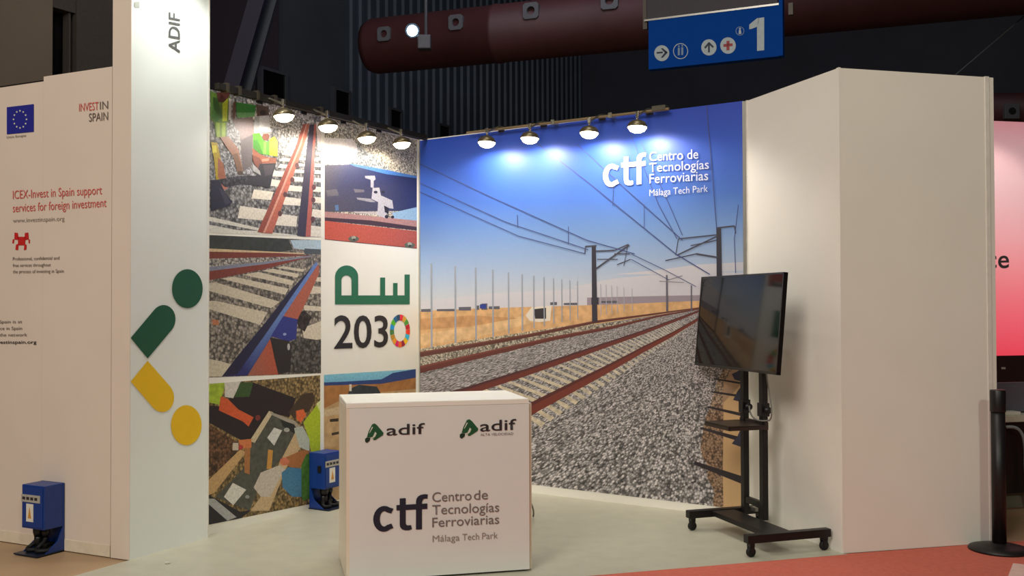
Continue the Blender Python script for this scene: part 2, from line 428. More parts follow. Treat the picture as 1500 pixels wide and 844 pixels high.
pr.poly(c([(300, 432), (390, 428), (372, 490), (356, 566), (300, 552), (200, 545), (205, 500), (280, 496)]), (46, 44, 48)); pr.poly(c([(262, 430), (300, 470), (306, 495), (262, 470)]), (150, 148, 150)); pr.poly(c([(320, 440), (380, 436), (366, 490), (330, 500)]), (70, 62, 66))
pr.poly(c([(30, 30), (60, 45), (125, 40), (140, 70), (130, 190), (118, 285), (60, 285), (48, 200), (30, 190)]), (84, 112, 36)); pr.poly(c([(44, 60), (66, 70), (96, 180), (60, 200), (36, 180)]), (58, 100, 34))
pr.poly(c([(62, 40), (140, 35), (118, 95), (72, 92)]), (82, 40, 34)); pr.poly(c([(95, 100), (125, 70), (120, 195), (95, 200)]), (170, 180, 34)); pr.poly(c([(60, 205), (112, 205), (110, 285), (65, 285)]), (138, 160, 44)); pr.poly(c([(80, 205), (92, 205), (92, 285), (80, 285)]), (100, 130, 40))
pr.poly(c([(130, 70), (146, 78), (140, 190), (128, 190)]), (176, 170, 164)); pr.poly(c([(118, 200), (150, 220), (190, 260), (186, 360), (150, 320), (120, 280)]), (150, 148, 150), PGF)
pr.poly(c([(82, 285), (128, 280), (182, 350), (208, 470), (180, 495), (160, 400), (110, 330)]), (142, 104, 86)); pr.poly(c([(150, 380), (178, 372), (206, 470), (182, 494)]), (112, 84, 66)); pr.poly(c(ell(192, 482, 16, 12, 10)), (70, 58, 46))
pr.poly(c([(32, 312), (66, 316), (84, 400), (100, 520), (60, 520), (48, 400)]), (170, 146, 42)); pr.poly(c([(36, 330), (60, 330), (64, 370), (40, 372)]), (206, 190, 60)); pr.poly(c([(70, 395), (100, 430), (122, 560), (95, 575), (70, 500)]), (150, 92, 66)); pr.poly(c([(78, 510), (108, 530), (124, 565), (98, 578)]), (176, 112, 92))
pr.poly(c([(60, 520), (170, 500), (260, 495), (205, 545), (110, 560)]), (70, 68, 72), PG)
pr.poly(c([(30, 520), (75, 520), (110, 590), (150, 640), (130, 662), (30, 690)]), (38, 36, 52)); pr.poly(c([(75, 560), (100, 580), (140, 645), (110, 655)]), (58, 58, 72))
pr.done('photo_print', mw, 'photo print of kneeling workers in hi-vis vests beside rusty rails')
# photo B
qB = [(475.5, 171.5), (610.5, 205.5), (610.5, 364.5), (475.5, 351)]
pr = Print(mosaic, qB, ink=PP); c = cv(470, 165, 4.12, 4.117)
pr.poly(qB, (206, 196, 176), PGF)
pr.poly(c([(185, 170), (230, 200), (450, 365), (170, 320)]), (170, 172, 170), PGF)
pr.poly(c([(20, 150), (190, 160), (216, 190), (222, 235), (205, 285), (165, 312), (20, 312)]), (226, 218, 216))
pr.poly(c([(20, 318), (200, 312), (430, 362), (580, 385), (580, 592), (20, 600)]), (60, 58, 70), grad=lambda x, y: (84, 78, 86) if x < 500 else (38, 46, 92))
pr.poly(c([(165, 308), (200, 310), (420, 350), (580, 384), (580, 396), (400, 372), (210, 326)]), (74, 122, 186))
pr.poly(c([(30, 470), (95, 460), (110, 500), (40, 505)]), (106, 100, 104)); pr.poly(c([(85, 560), (105, 555), (108, 590), (88, 592)]), (90, 120, 160))
pr.poly(c([(430, 604), (580, 570), (580, 664), (440, 640)]), (146, 178, 206))
pr.poly(c([(20, 596), (580, 652), (580, 705), (20, 640)]), (176, 130, 124)); pr.poly(c([(20, 632), (300, 650), (580, 690), (580, 712), (300, 680), (20, 652)]), (66, 42, 48))
pr.poly(c([(20, 652), (580, 716), (580, 830), (20, 768)]), (190, 82, 60), grad=lambda x, y: (196, 84, 56) if x < 520 else (172, 82, 70))
pr.poly(c([(20, 762), (580, 818), (580, 830), (20, 775)]), (90, 44, 38))
for q_, cl in (([(265, 382), (325, 380), (330, 402), (318, 412), (318, 455), (300, 450), (300, 405), (268, 395)], (176, 172, 178)), ([(312, 455), (352, 452), (362, 500), (430, 530), (438, 580), (400, 575), (395, 640), (340, 618), (345, 540), (305, 520)], (184, 180, 186)), ([(215, 512), (300, 520), (330, 540), (300, 540), (220, 524)], (160, 156, 160)), ([(196, 460), (260, 466), (262, 480), (205, 482)], (120, 114, 120)), ([(200, 596), (340, 600), (338, 612), (205, 606)], (190, 180, 178))): pr.poly(c(q_), cl)
for q_ in (ell(330, 480, 12, 9, 10), ell(375, 480, 11, 10, 10), ell(396, 628, 12, 11, 10), ell(432, 630, 10, 9, 10), [(380, 560), (410, 575), (408, 612), (385, 600)]): pr.poly(c(q_), (40, 36, 48))
for bx, by in ((197, 762), (535, 800)): pr.poly(c(ell(bx, by, 32, 18, 12)), (92, 96, 82)); pr.poly(c(ell(bx, by - 8, 14, 10, 10)), (166, 166, 150)); pr.poly(c(ell(bx + 2, by + 4, 8, 7, 8)), (40, 36, 34))
pr.done('photo_print', mw, 'photo print of a measuring tool clamped on a rusty rail')
# photo C
qC = [(300, 344), (470, 351.8), (470, 547), (300, 553.3)]
pr = Print(mosaic, qC, ink=PP); c = cv(300, 340, 3.835)
pr.poly(qC, (150, 140, 128), PG)
pr.poly(c([(20, 10), (470, 40), (495, 100), (420, 112), (20, 95)]), (56, 58, 48), PM); pr.poly(c([(480, 45), (660, 45), (660, 108), (560, 100), (500, 92)]), (170, 190, 204))
pr.poly(c([(560, 92), (660, 98), (660, 126), (560, 124)]), (74, 80, 84)); pr.poly(c([(20, 92), (420, 112), (560, 118), (560, 124), (20, 112)]), (206, 180, 140))
pr.poly(c([(20, 110), (420, 118), (600, 132), (480, 140), (20, 152)]), (122, 58, 42)); pr.poly(c([(20, 150), (480, 138), (560, 134), (330, 170), (20, 200)]), (176, 168, 158), PGF)
pr.poly(c([(20, 196), (330, 168), (600, 132), (605, 138), (340, 182), (20, 222)]), (128, 132, 150)); pr.poly(c([(20, 220), (340, 180), (606, 137), (560, 148), (340, 208), (20, 272)]), (128, 62, 46))
for q_ in ([(90, 262), (160, 250), (470, 318), (452, 352)], [(20, 288), (60, 282), (420, 392), (372, 428), (20, 330)], [(20, 388), (60, 386), (352, 452), (310, 522), (20, 432)], [(20, 712), (90, 726), (160, 748), (120, 812), (20, 812)], [(215, 240), (300, 224), (500, 275), (490, 300)], [(320, 218), (380, 206), (530, 236), (520, 256)], [(400, 200), (440, 192), (560, 210), (550, 224)]): pr.poly(c(q_), (206, 194, 172))
for q_ in ([(540, 350), (580, 300), (655, 310), (655, 345)], [(550, 410), (655, 420), (655, 445), (560, 440)], [(600, 250), (655, 255), (655, 280), (600, 275)], [(545, 540), (655, 500), (655, 600), (560, 620)]): pr.poly(c(q_), (208, 196, 176))
pr.poly(c([(500, 470), (560, 440), (600, 480), (560, 560), (530, 540)]), (56, 46, 44), PG)
pr.poly(c([(480, 620), (520, 590), (655, 610), (655, 790), (470, 790)]), (92, 88, 84), PG)
pr.poly(c([(440, 472), (625, 185), (642, 190), (640, 235), (580, 370), (520, 492)]), (170, 92, 70)); pr.poly(c([(225, 808), (365, 585), (410, 720), (425, 800)]), (160, 84, 62), grad=lambda x, y: (150, 96, 80) if x < 375 else (176, 82, 56))
pr.poly(c([(95, 812), (240, 806), (372, 592), (440, 474), (632, 186), (628, 165), (600, 196), (470, 340), (330, 520), (180, 700)]), (52, 62, 128), grad=lambda x, y: (44, 44, 104) if y > 480 else (96, 124, 182))
pr.poly(c([(95, 812), (180, 800), (350, 560), (600, 200), (600, 196), (470, 340), (330, 520), (180, 700)]), (34, 32, 62))
pr.poly(c([(370, 585), (440, 472), (520, 490), (512, 600), (470, 615)]), (46, 52, 128)); pr.poly(c([(365, 592), (470, 612), (486, 640), (480, 785), (412, 800), (395, 730)]), (42, 36, 38))
pr.poly(c(ell(448, 574, 10, 8, 8)), (150, 160, 200)); pr.poly(c(ell(470, 645, 8, 20, 8)), (180, 176, 172))
pr.poly(c([(38, 490), (75, 495), (80, 520), (45, 525)]), (190, 120, 84))
pr.done('photo_print', mw, 'photo print of a blue-topped rail crossing concrete sleepers')
# photo E
qE = [(300, 563), (469, 549.8), (469, 735.5), (300, 770)]
pr = Print(mosaic, qE, ink=PP); c = cv(300, 540, 3.672)
pr.poly(qE, (150, 124, 80), PG)
pr.poly(c([(20, 300), (150, 380), (210, 420), (60, 560), (20, 580)]), (112, 78, 52), PG)
pr.poly(c([(20, 200), (120, 205), (150, 90), (260, 75), (490, 160), (455, 262), (350, 238), (255, 388), (200, 388), (20, 290)]), (38, 27, 30))
pr.poly(c([(20, 85), (112, 75), (80, 195), (20, 182)]), (164, 186, 50), PM); pr.poly(c([(105, 75), (195, 70), (152, 160), (108, 152)]), (206, 200, 190)); pr.poly(c([(190, 75), (260, 75), (240, 152), (158, 155)]), (56, 82, 40))
pr.poly(c([(85, 150), (125, 165), (180, 220), (262, 262), (235, 312), (205, 285), (75, 225)]), (206, 88, 46)); pr.poly(c(ell(285, 265, 14, 16, 10)), (120, 50, 46))
pr.poly(c([(530, 290), (620, 170), (622, 470), (575, 470), (560, 380)]), (168, 186, 34)); pr.poly(c([(600, 190), (622, 170), (622, 240)]), (214, 218, 150))
pr.poly(c([(450, 235), (520, 140), (580, 128), (592, 170), (558, 232), (500, 250), (480, 270)]), (66, 50, 36)); pr.poly(c([(490, 228), (530, 218), (545, 250), (515, 292), (492, 270)]), (214, 100, 54))
pr.poly(c([(255, 398), (350, 236), (470, 290), (520, 340), (405, 490), (290, 640), (240, 765), (55, 690), (225, 520)]), (78, 78, 70), PM)
pr.poly(c([(240, 390), (345, 228), (368, 236), (268, 400)]), (202, 184, 150)); pr.poly(c([(350, 232), (480, 280), (530, 330), (515, 345), (470, 300), (360, 250)]), (160, 150, 136))
pr.poly(c([(405, 275), (480, 300), (510, 350), (505, 385), (480, 350), (420, 310)]), (36, 38, 36))
pr.poly(c([(480, 320), (525, 310), (562, 380), (562, 445), (500, 420)]), (176, 182, 172)); pr.poly(c([(20, 600), (190, 435), (222, 450), (50, 670), (20, 680)]), (196, 158, 108))
pr.poly(c([(215, 400), (245, 400), (240, 570), (212, 560)]), (166, 110, 64)); pr.poly(c([(180, 385), (250, 378), (250, 425), (190, 430)]), (204, 120, 70)); pr.poly(c(ell(190, 424, 16, 14, 10)), (176, 60, 56)); pr.poly(c([(150, 400), (180, 400), (180, 440), (148, 440)]), (200, 186, 168))
pr.poly(c([(340, 435), (366, 440), (358, 542), (332, 540)]), (196, 142, 66)); pr.poly(c([(245, 765), (300, 690), (400, 510), (485, 345), (512, 430), (440, 530), (345, 765)]), (196, 168, 128)); pr.poly(c([(262, 640), (300, 560), (400, 520), (430, 540), (350, 690), (300, 690)]), (196, 184, 170))
pr.poly(c([(400, 500), (440, 475), (520, 440), (556, 440), (552, 520), (470, 535)]), (166, 106, 60)); pr.poly(c(ell(428, 500, 26, 22, 10)), (206, 120, 88))
pr.poly(c([(335, 372), (372, 318), (415, 332), (372, 415)]), (208, 206, 200)); pr.poly(c([(102, 690), (150, 615), (222, 652), (152, 735)]), (214, 210, 200)); pr.poly(c(ell(440, 330, 16, 12, 8)), (170, 168, 160)); pr.poly(c(ell(228, 690, 12, 10, 8)), (150, 150, 146))
pr.poly(c([(412, 560), (450, 530), (525, 540), (528, 690), (470, 690), (418, 640)]), (70, 122, 156)); pr.poly(c([(518, 520), (545, 460), (580, 460), (560, 700), (520, 715)]), (72, 116, 42), PM); pr.poly(c([(420, 690), (525, 695), (525, 735), (350, 765)]), (140, 114, 70), PG)
pr.poly(c([(20, 680), (190, 770), (250, 760), (190, 810), (20, 850)]), (32, 29, 36)); pr.poly(c([(20, 700), (50, 700), (170, 800), (120, 818), (20, 730)]), (168, 168, 166))
pr.done('photo_print', mw, 'photo print of two workers leaning over an open track box')
# photo F
qF = [(474.5, 549.3), (609, 540.8), (609, 705), (474.5, 737)]
pr = Print(mosaic, qF, ink=PP); c = cv(300, 520, 3.015)
pr.poly(qF, (188, 154, 110), PS)
pr.poly(c([(520, 88), (935, 60), (935, 110), (520, 130)]), (120, 186, 208), grad=lambda x, y: (128, 192, 214) if y < 553 else (110, 172, 204))
pr.poly(c([(520, 122), (620, 118), (780, 108), (830, 80), (935, 62), (935, 112), (780, 135), (520, 140)]), (44, 66, 122)); pr.poly(c([(520, 136), (780, 128), (935, 100), (935, 150), (780, 165), (640, 180), (520, 240)]), (166, 112, 62), PS)
pr.poly(c([(630, 178), (640, 150), (680, 132), (760, 140), (775, 165), (775, 182)]), (48, 56, 60), PM); pr.poly(c([(638, 130), (648, 130), (648, 160), (638, 160)]), (216, 206, 190))
pr.poly(c([(520, 245), (600, 228), (600, 260), (520, 275)]), (200, 176, 138)); pr.poly(c([(552, 284), (590, 280), (590, 294), (552, 296)]), (50, 38, 26)); pr.poly(c([(560, 345), (592, 338), (592, 350), (560, 356)]), (58, 44, 30)); pr.poly(c([(520, 420), (600, 400), (600, 470), (520, 480)]), (176, 140, 90), PS)
pr.done('photo_print', mw, 'photo print of machinery in a dry open landscape')
# emblem "PE 2030"
M_GREEN = mat('green_ink', (26, 102, 70), 0.5, noise=0.02); M_INK = mat('black_ink', (34, 34, 40), 0.5, noise=0.02)
c = cv(470, 370, 4.967, 4.965)
ao = c(ell(186, 178, 84, 84, 20, PI, 2 * PI)); ai = c(ell(185, 203, 37, 37, 20, PI, 2 * PI))
arch = [[a, b, d, e] for a, b, d, e in zip(ao, ao[1:], ai[1:], ai)]
decal('emblem', mosaic, arch + [c([(102, 178), (148, 203), (148, 312), (102, 312)]), c([(222, 203), (270, 178), (270, 312), (222, 312)]), c([(102, 312), (645, 312), (645, 377), (102, 377)]),
      c([(430, 182), (466, 182), (466, 312), (430, 312)]), c([(524, 222), (556, 222), (556, 312), (524, 312)]), c([(608, 160), (645, 160), (645, 312), (608, 312)])], M_GREEN, mw, label='green rounded letters of the emblem lying on their side')
lettering('203', mosaic, (489, 511.2), (568, 508), (489, 462.5), M_INK, mw, bold=0.012, label='black numerals 203')
ringc = [(229, 36, 59), (221, 166, 58), (76, 159, 56), (197, 25, 45), (255, 58, 33), (38, 189, 226), (252, 195, 11), (162, 25, 66), (253, 105, 37), (221, 19, 103), (253, 157, 36), (191, 139, 46), (63, 126, 68), (10, 151, 217), (86, 192, 43), (0, 104, 157), (25, 72, 106)]
pr = Print(mosaic, None, 0.003, 0.0)
rc = c([(574, 570)])[0]; n = len(ringc)
for i, col in enumerate(ringc):
    a0 = 2 * PI * i / n - PI / 2; a1 = a0 + 2 * PI / n * .93
    o_ = [(rc[0] + 14.6 * math.cos(a0 + (a1 - a0) * k / 3), rc[1] + 24.0 * math.sin(a0 + (a1 - a0) * k / 3)) for k in range(4)]
    i_ = [(rc[0] + 8.8 * math.cos(a0 + (a1 - a0) * k / 3), rc[1] + 15.5 * math.sin(a0 + (a1 - a0) * k / 3)) for k in range(4)]
    pr.poly(o_ + i_[::-1], col)
pr.done('colour_ring', mw, 'ring of coloured segments standing for the last zero')

# --- mural wall (railway under blue sky)
mu = thing('mural_wall', 'large display wall printed with railway tracks under a blue sky', 'display wall', V2(P1))
Ls = mural.L
for k in range(3):
    part('panel', wall_box(mural, Ls * k / 3, Ls * (k + 1) / 3 - 0.0008, 0.0, WH, 0.05), M_WHITE, mu)
part('corner_profile', wall_box(mural, 0.0, 0.012, 0, WH, 0.01, 0.012), M_ALU, mu); part('corner_profile', wall_box(mural, Ls - .022, Ls, 0, WH, 0.01, 0.012), M_ALU, mu)
qM = [(615.5, 206.2), (1089, 147.8), (1089, 747), (615.5, 690.5)]
hz = mural.st(1060, 437); 
PGP = print_mat('print_ballast', 'gravel_persp', scale=1.0, h0=hz[1] + .12, s0=hz[0], kv=78.0, lo=0.22, hi=1.95)
pr = Print(mural, qM)
sky = [(150, (30, 56, 168)), (230, (44, 84, 192)), (300, (64, 106, 192)), (350, (110, 146, 202)), (400, (158, 178, 210)), (430, (186, 194, 208)), (450, (200, 198, 202))]
def skyc(x, y):
    y = y + (x - 614) * 0.05
    for (ya, ca), (yb, cb) in zip(sky, sky[1:]):
        if y <= yb:
            t = max(0, (y - ya) / (yb - ya)); return tuple(ca[k] + (cb[k] - ca[k]) * t for k in range(3))
    return sky[-1][1]
xs = [610 + 40 * i for i in range(13)]; ys = [140] + list(range(160, 460, 15)) + [462]
for y0, y1 in zip(ys, ys[1:]):
    for x0, x1 in zip(xs, xs[1:]):
        pr.poly([(x0, y0), (x1, y0), (x1, y1), (x0, y1)], None, PF, skyc, keep=True)
pr.lift += pr.step
# low pale clouds
for q_ in ([(840, 420), (900, 408), (970, 402), (1030, 398), (1089, 400), (1089, 428), (960, 430), (860, 430)], [(614, 442), (720, 430), (840, 424), (1089, 424), (1089, 446), (614, 452)], [(900, 402), (960, 396), (1020, 388), (1089, 384), (1089, 396), (1000, 402)]):
    pr.poly(q_, (200, 197, 206), PF)
pr.poly([(860, 436), (1089, 431), (1089, 447), (860, 449)], (150, 138, 150))
# desert
pr.poly([(610, 456), (700, 452), (800, 449), (900, 446), (1089, 438), (1089, 470), (900, 500), (610, 560)], (208, 164, 116), PS)
pr.poly([(610, 490), (700, 478), (770, 462), (800, 460), (790, 470), (700, 494), (610, 508)], (214, 176, 130), PS)
pr.poly([(610, 468), (690, 462), (760, 466), (690, 478), (610, 484)], (192, 144, 98), PS)
for x0, x1, y, h in ((617, 632, 457, 4), (640, 668, 456, 3), (672, 690, 455, 5), (696, 702, 454, 6), (705, 714, 454, 9), (716, 732, 453, 4), (806, 816, 447, 4), (826, 846, 447, 3), (880, 905, 444, 3)):
    pr.poly([(x0, y - h), (x1, y - h - .5), (x1, y), (x0, y)], (92, 92, 104))
pr.poly([(703, 446), (712, 445.5), (712, 452), (703, 452)], (40, 60, 140))
pr.poly([(770, 462), (779, 450), (808, 448), (806, 470), (790, 472), (776, 470)], (220, 210, 196)); pr.poly([(782, 453), (800, 451), (800, 467), (784, 467)], (48, 44, 48))
# ballast
pr.poly([(610, 522), (770, 494), (880, 474), (960, 462), (1035, 450), (1089, 447), (1089, 760), (610, 760)], (166, 160, 160), PGP)
pr.poly([(610, 512), (700, 497), (800, 482), (880, 470), (870, 476), (770, 496), (610, 526)], (200, 186, 160), PGF)
# rails
def rail(top, ws, col, hi):
    bot = [(x, y + wd) for (x, y), wd in zip(top, ws)]; mid = [(x, y + wd * .3) for (x, y), wd in zip(top, ws)]
    pr.strip(top, bot, col, PF); pr.strip(top, mid, hi, PF)
def between(A, Bq, t0, t1): return None
r1 = [(610, 516), (617, 515), (680, 505), (770, 490), (820, 480), (873, 469.5), (950, 460), (1030, 449.5)]; w1 = [8, 8, 7, 5.5, 5, 4, 2.6, 1.5]
r2 = [(610, 537), (617, 536), (670, 524), (728, 511), (813, 492.5), (899, 477), (963, 462), (1034, 450)]; w2 = [11, 10.5, 9.5, 8, 6, 4.5, 3, 1.6]
r3 = [(660, 573), (677, 569), (771, 540), (856, 512), (941, 484), (997, 464), (1022, 455), (1040, 450)]; w3 = [14, 13, 11, 9, 6.5, 4.5, 3, 2]
r4 = [(770, 594), (777, 590), (856, 551), (899, 530), (941, 508), (984, 487), (1022, 466), (1044, 452)]; w4 = [20, 19, 15, 12, 9.5, 7, 4.5, 2.5]
def lerp_path(P, x):
    for a, b in zip(P, P[1:]):
        if a[0] <= x <= b[0]: return a[1] + (b[1] - a[1]) * (x - a[0]) / (b[0] - a[0])
    return P[0][1] if x < P[0][0] else P[-1][1]
# pale ballast bed between the rails of the far track
pr.strip([(x, y + 6) for x, y in r1[:-1]], [(x, y + 2) for x, y in r2[:-1]], (176, 166, 150), PGF)
# sleepers of the near track, both sides of the rails
k = 0; d = 1.0
for i in range(36):
    q_ = .945 ** i; t = 1 - q_
    x3 = 1036 - 352 * q_; y3 = lerp_path(r3, x3) + 10 * q_
    x4 = x3 + 78 * q_ + 2; y4 = lerp_path(r4, x4) + 8 * q_
    hgt = 4.6 * q_ + .25; f_ = min(1, .35 + q_ * .8)
    col = tuple(166 * (1 - f_) + v * f_ for v in (196, 182, 158))
    pr.poly([(x3, y3), (x3 + 7 * q_, y3 - hgt * .3), (x4 + 3 * q_, y4 - hgt * .2), (x4 - 5 * q_, y4 + hgt * .7)], col, PM, keep=True)
    xr = x4 + 4 * q_; yr = lerp_path(r4, xr) + 15 * q_; ln = 30 * q_ + 1
    pr.poly([(xr, yr), (xr + 6 * q_, yr - hgt * .5), (xr + ln, yr + ln * .40 - hgt * .3), (xr + ln - 6 * q_, yr + ln * .44 + hgt * .7)], col, PM, keep=True)
pr.lift += pr.step
rail(r1, w1, (92, 50, 44), (112, 66, 58)); rail(r2, w2, (98, 50, 44), (116, 62, 54)); rail(r3, w3, (106, 50, 44), (78, 44, 46)); rail(r4, w4, (114, 52, 42), (86, 42, 40))
# tan bank with shadow bars at the lower right
pr.poly([(1089, 520), (1060, 540), (1050, 560), (1040, 600), (1030, 660), (1046, 720), (1053, 760), (1095, 760)], (176, 144, 114), PS)
pr.poly([(1030, 520), (1060, 540), (1050, 560), (1042, 590), (1034, 620), (1058, 610), (1060, 560), (1089, 520)], (170, 146, 122), PGF)
pr.poly([(1060, 590), (1089, 560), (1089, 760), (1058, 760), (1058, 660)], (206, 170, 122), PF)
pr.poly([(1026, 655), (1034, 610), (1040, 600), (1046, 610), (1052, 590), (1060, 600), (1059, 690), (1060, 760), (1050, 760), (1044, 735), (1047, 720), (1036, 700), (1038, 680), (1030, 672)], (160, 128, 102), PSG)
for a, b, w0, w1_ in (((1046, 555), (1089, 562), 2, 3), ((1042, 574), (1082, 580), 2.5, 3.5), ((1036, 596), (1089, 608), 2.5, 5), ((1026, 627), (1089, 645), 3, 7), ((1017, 678), (1089, 704), 5, 11)):
    pr.line([a, b], (w0, w1_), (44, 38, 44))
for q_ in ([(1072, 548), (1089, 540), (1089, 560), (1076, 556)], [(1080, 574), (1089, 562), (1089, 590), (1074, 586)], [(1080, 640), (1089, 620), (1089, 656), (1072, 650)]): pr.poly(q_, (50, 52, 72))
# masts, catenary poles and wires
GR = (152, 158, 172)
for i, (x, yt, yb) in enumerate(((632, 386, 510), (667, 390, 503), (697, 392, 498), (722, 395, 494), (745, 399, 489), (765, 402, 485), (782, 404, 481), (797, 406, 478), (811, 408, 474), (823, 409, 472), (835, 411, 470), (846, 412, 468), (880, 416, 462), (888, 417, 461), (896, 418, 460), (904, 419, 459), (914, 421, 457), (926, 423, 456))):
    pr.line([(x, yt), (x + .6, yb)], max(2.6 - .13 * i, 1.0), GR if i < 12 else (170, 170, 182))
DK = (52, 50, 62)
pr.line([(870, 360), (871.5, 471)], (6, 8), DK); pr.poly([(866.5, 436), (877, 436), (877, 446), (866.5, 446)], DK)
for a, b, wd in (((858, 361), (874, 360), 2), ((858, 361), (857, 371), 1.6), ((873, 368), (900, 367), 2), ((873, 394), (922, 359), 2.4), ((900, 367), (921, 358), 1.6), ((875, 380), (905, 380), 1.4), ((900, 372), (923, 372), 1.6), ((904, 388), (924, 380), 1.4), ((920, 359), (914, 390), 1)): pr.line([a, b], wd, (70, 70, 84))
pr.line([(1053, 334), (1054, 410)], (7, 8), DK)
for a, b, wd in (((1050, 334), (1076, 331), 2), ((1076, 331), (1078, 342), 1.8), ((1051, 344), (994, 350), 1.8), ((1051, 346), (992, 374), 2), ((994, 350), (990, 374), 1.2), ((1051, 377), (1020, 372), 2.4), ((1020, 372), (975, 382), 1.6), ((1012, 360), (1050, 352), 1.4)): pr.line([a, b], wd, (66, 66, 82))
pr.line([(977, 403), (977.5, 456)], (2.4, 3), (96, 94, 108)); pr.line([(977, 411), (1000, 404)], 1.2, (130, 126, 138)); pr.line([(1013, 418), (1013, 456)], 2, (100, 98, 112)); pr.line([(966, 412), (1002, 414)], 1, (130, 126, 138))
WR = (62, 74, 128)
for pts, wd in (([(615, 240), (720, 289), (860, 352), (930, 372)], 1.3), ([(615, 268), (740, 325), (862, 366)], 1.2), ([(615, 281), (760, 346), (858, 372)], 1.2), ([(780, 205), (860, 266), (990, 372), (1040, 402)], 1.4), ([(846, 212), (920, 280), (1000, 352)], 1.3), ([(925, 200), (965, 300), (992, 350)], 1.1), ([(938, 205), (985, 310), (1000, 345)], 1.1), ([(1035, 150), (1050, 334)], 1.3), ([(1082, 300), (1076, 350), (1078, 400)], 1.1), ([(758, 315), (759, 334)], 1), ([(833, 332), (833, 358)], 1), ([(899, 275), (898, 302)], 1), ([(944, 300), (944, 335)], 1), ([(925, 372), (975, 396), (1020, 420)], .9), ([(925, 380), (980, 410)], .9)):
    pr.line(pts, wd, WR)
pr.done('mural_print', mu)
M_WINK = mat('white_ink', (240, 240, 240), 0.5, noise=0.01); M_WINK2 = mat('pale_ink', (208, 214, 232), 0.5, noise=0.02)
def ctf_mark(plane, fn, m, parent, lift=.004):
    n = 18; a0, a1 = R(42), R(318)
    oc = [(.20 + .20 * math.cos(a0 + (a1 - a0) * k / n), .355 + .37 * math.sin(a0 + (a1 - a0) * k / n)) for k in range(n + 1)]
    ic = [(.205 + .083 * math.cos(a0 + (a1 - a0) * k / n), .355 + .22 * math.sin(a0 + (a1 - a0) * k / n)) for k in range(n + 1)]
    oc[0] = (.375, .63); oc[-1] = (.375, .08); ic[0] = (.335, .50); ic[-1] = (.335, .21)
    decal('letter_c', plane, [[fn(*oc[k]), fn(*oc[k + 1]), fn(*ic[k + 1]), fn(*ic[k])] for k in range(n)], m, parent, lift, 'heavy letter c')
    t_ = [(.49, .914), (.60, .914), (.60, .19), (.615, .15), (.64, .13), (.70, .135), (.715, .02), (.66, -.01), (.59, -.005), (.53, .03), (.50, .09), (.49, .16)]
    f_ = [(.79, 0), (.90, 0), (.90, .76), (.91, .82), (.93, .86), (.96, .875), (1.0, .865), (1.01, .985), (.95, 1.0), (.88, .985), (.83, .945), (.80, .88), (.79, .80)]
    decal('letter_t', plane, [[fn(*q) for q in t_]], m, parent, lift, 'heavy letter t'); decal('letter_f', plane, [[fn(*q) for q in f_]], m, parent, lift, 'heavy letter f')
    decal('crossbar', plane, [[fn(.43, .576), fn(1.0, .576), fn(1.0, .728), fn(.43, .728)]], m, parent, lift + .0002)
def affine(bl, br, tl): return lambda a, b: (bl[0] + (br[0] - bl[0]) * a + (tl[0] - bl[0]) * b, bl[1] + (br[1] - bl[1]) * a + (tl[1] - bl[1]) * b)
ctf_mark(mural, affine((884, 274.5), (946.5, 269.5), (884, 228.5)), M_WINK, mu, .009)
for txt, bl, br, tl in (('Centro de', (952, 236.5), (1023.5, 232.5), (952, 223)), ('Tecnologías', (952, 252.5), (1039, 247.5), (952, 239.5)), ('Ferroviarias', (952, 269), (1038, 264), (952, 255.5))):
    lettering(txt, mural, bl, br, tl, M_WINK2, mu, bold=.004, lift=.009)
lettering('Málaga Tech Park', mural, (952, 287.5), (1037.5, 281), (952, 278), M_WINK2, mu, lift=.009)

# --- white block (cabin) at the right
wb = thing('white_cabin', 'plain white storage block at the right, its wide blank front facing the aisle', 'cabin', V2(P3))
part('side_panel', wall_box(ret, .02, ret.L - .012, 0, WH, .04), M_WHITE, wb)
part('front_panel', wall_box(blk, .012, blk.L - .03, 0, WH, .04), M_WHITE, wb)
part('corner_profile', wall_box(blk, 0, .012, 0, WH + .004, .03, .001), M_ALU if False else M_WHITE, wb)
part('edge_profile', wall_box(blk, blk.L - .03, blk.L, 0, WH + .004, .06, .004), mat('white_profile', (226, 222, 214), 0.4), wb)
part('edge_profile', wall_box(ret, 0, .02, 0, WH + .004, .04, .003), mat('white_profile', (226, 222, 214), 0.4), wb)
back = Plane(P4, (P4[0] + ret.s.x * -1.1, P4[1] + ret.s.y * -1.1))
part('back_panel', wall_box(back, .002, 1.1, 0, WH, .04, -.001), M_WHITE, wb)
p5 = (P4[0] - ret.s.x * 1.1, P4[1] - ret.s.y * 1.1)
rear = Plane(P2, p5); part('rear_panel', wall_box(rear, .05, rear.L, 0, WH, .04), M_WHITE, wb)
part('top_panel', flat_piece([(P2[0] + .05, P2[1] + .02), (P3[0] + .02, P3[1] + .05), (P4[0] - .03, P4[1] + .03), (p5[0] - .03, p5[1])], WH - .05, WH - .02), M_WHITE, wb)

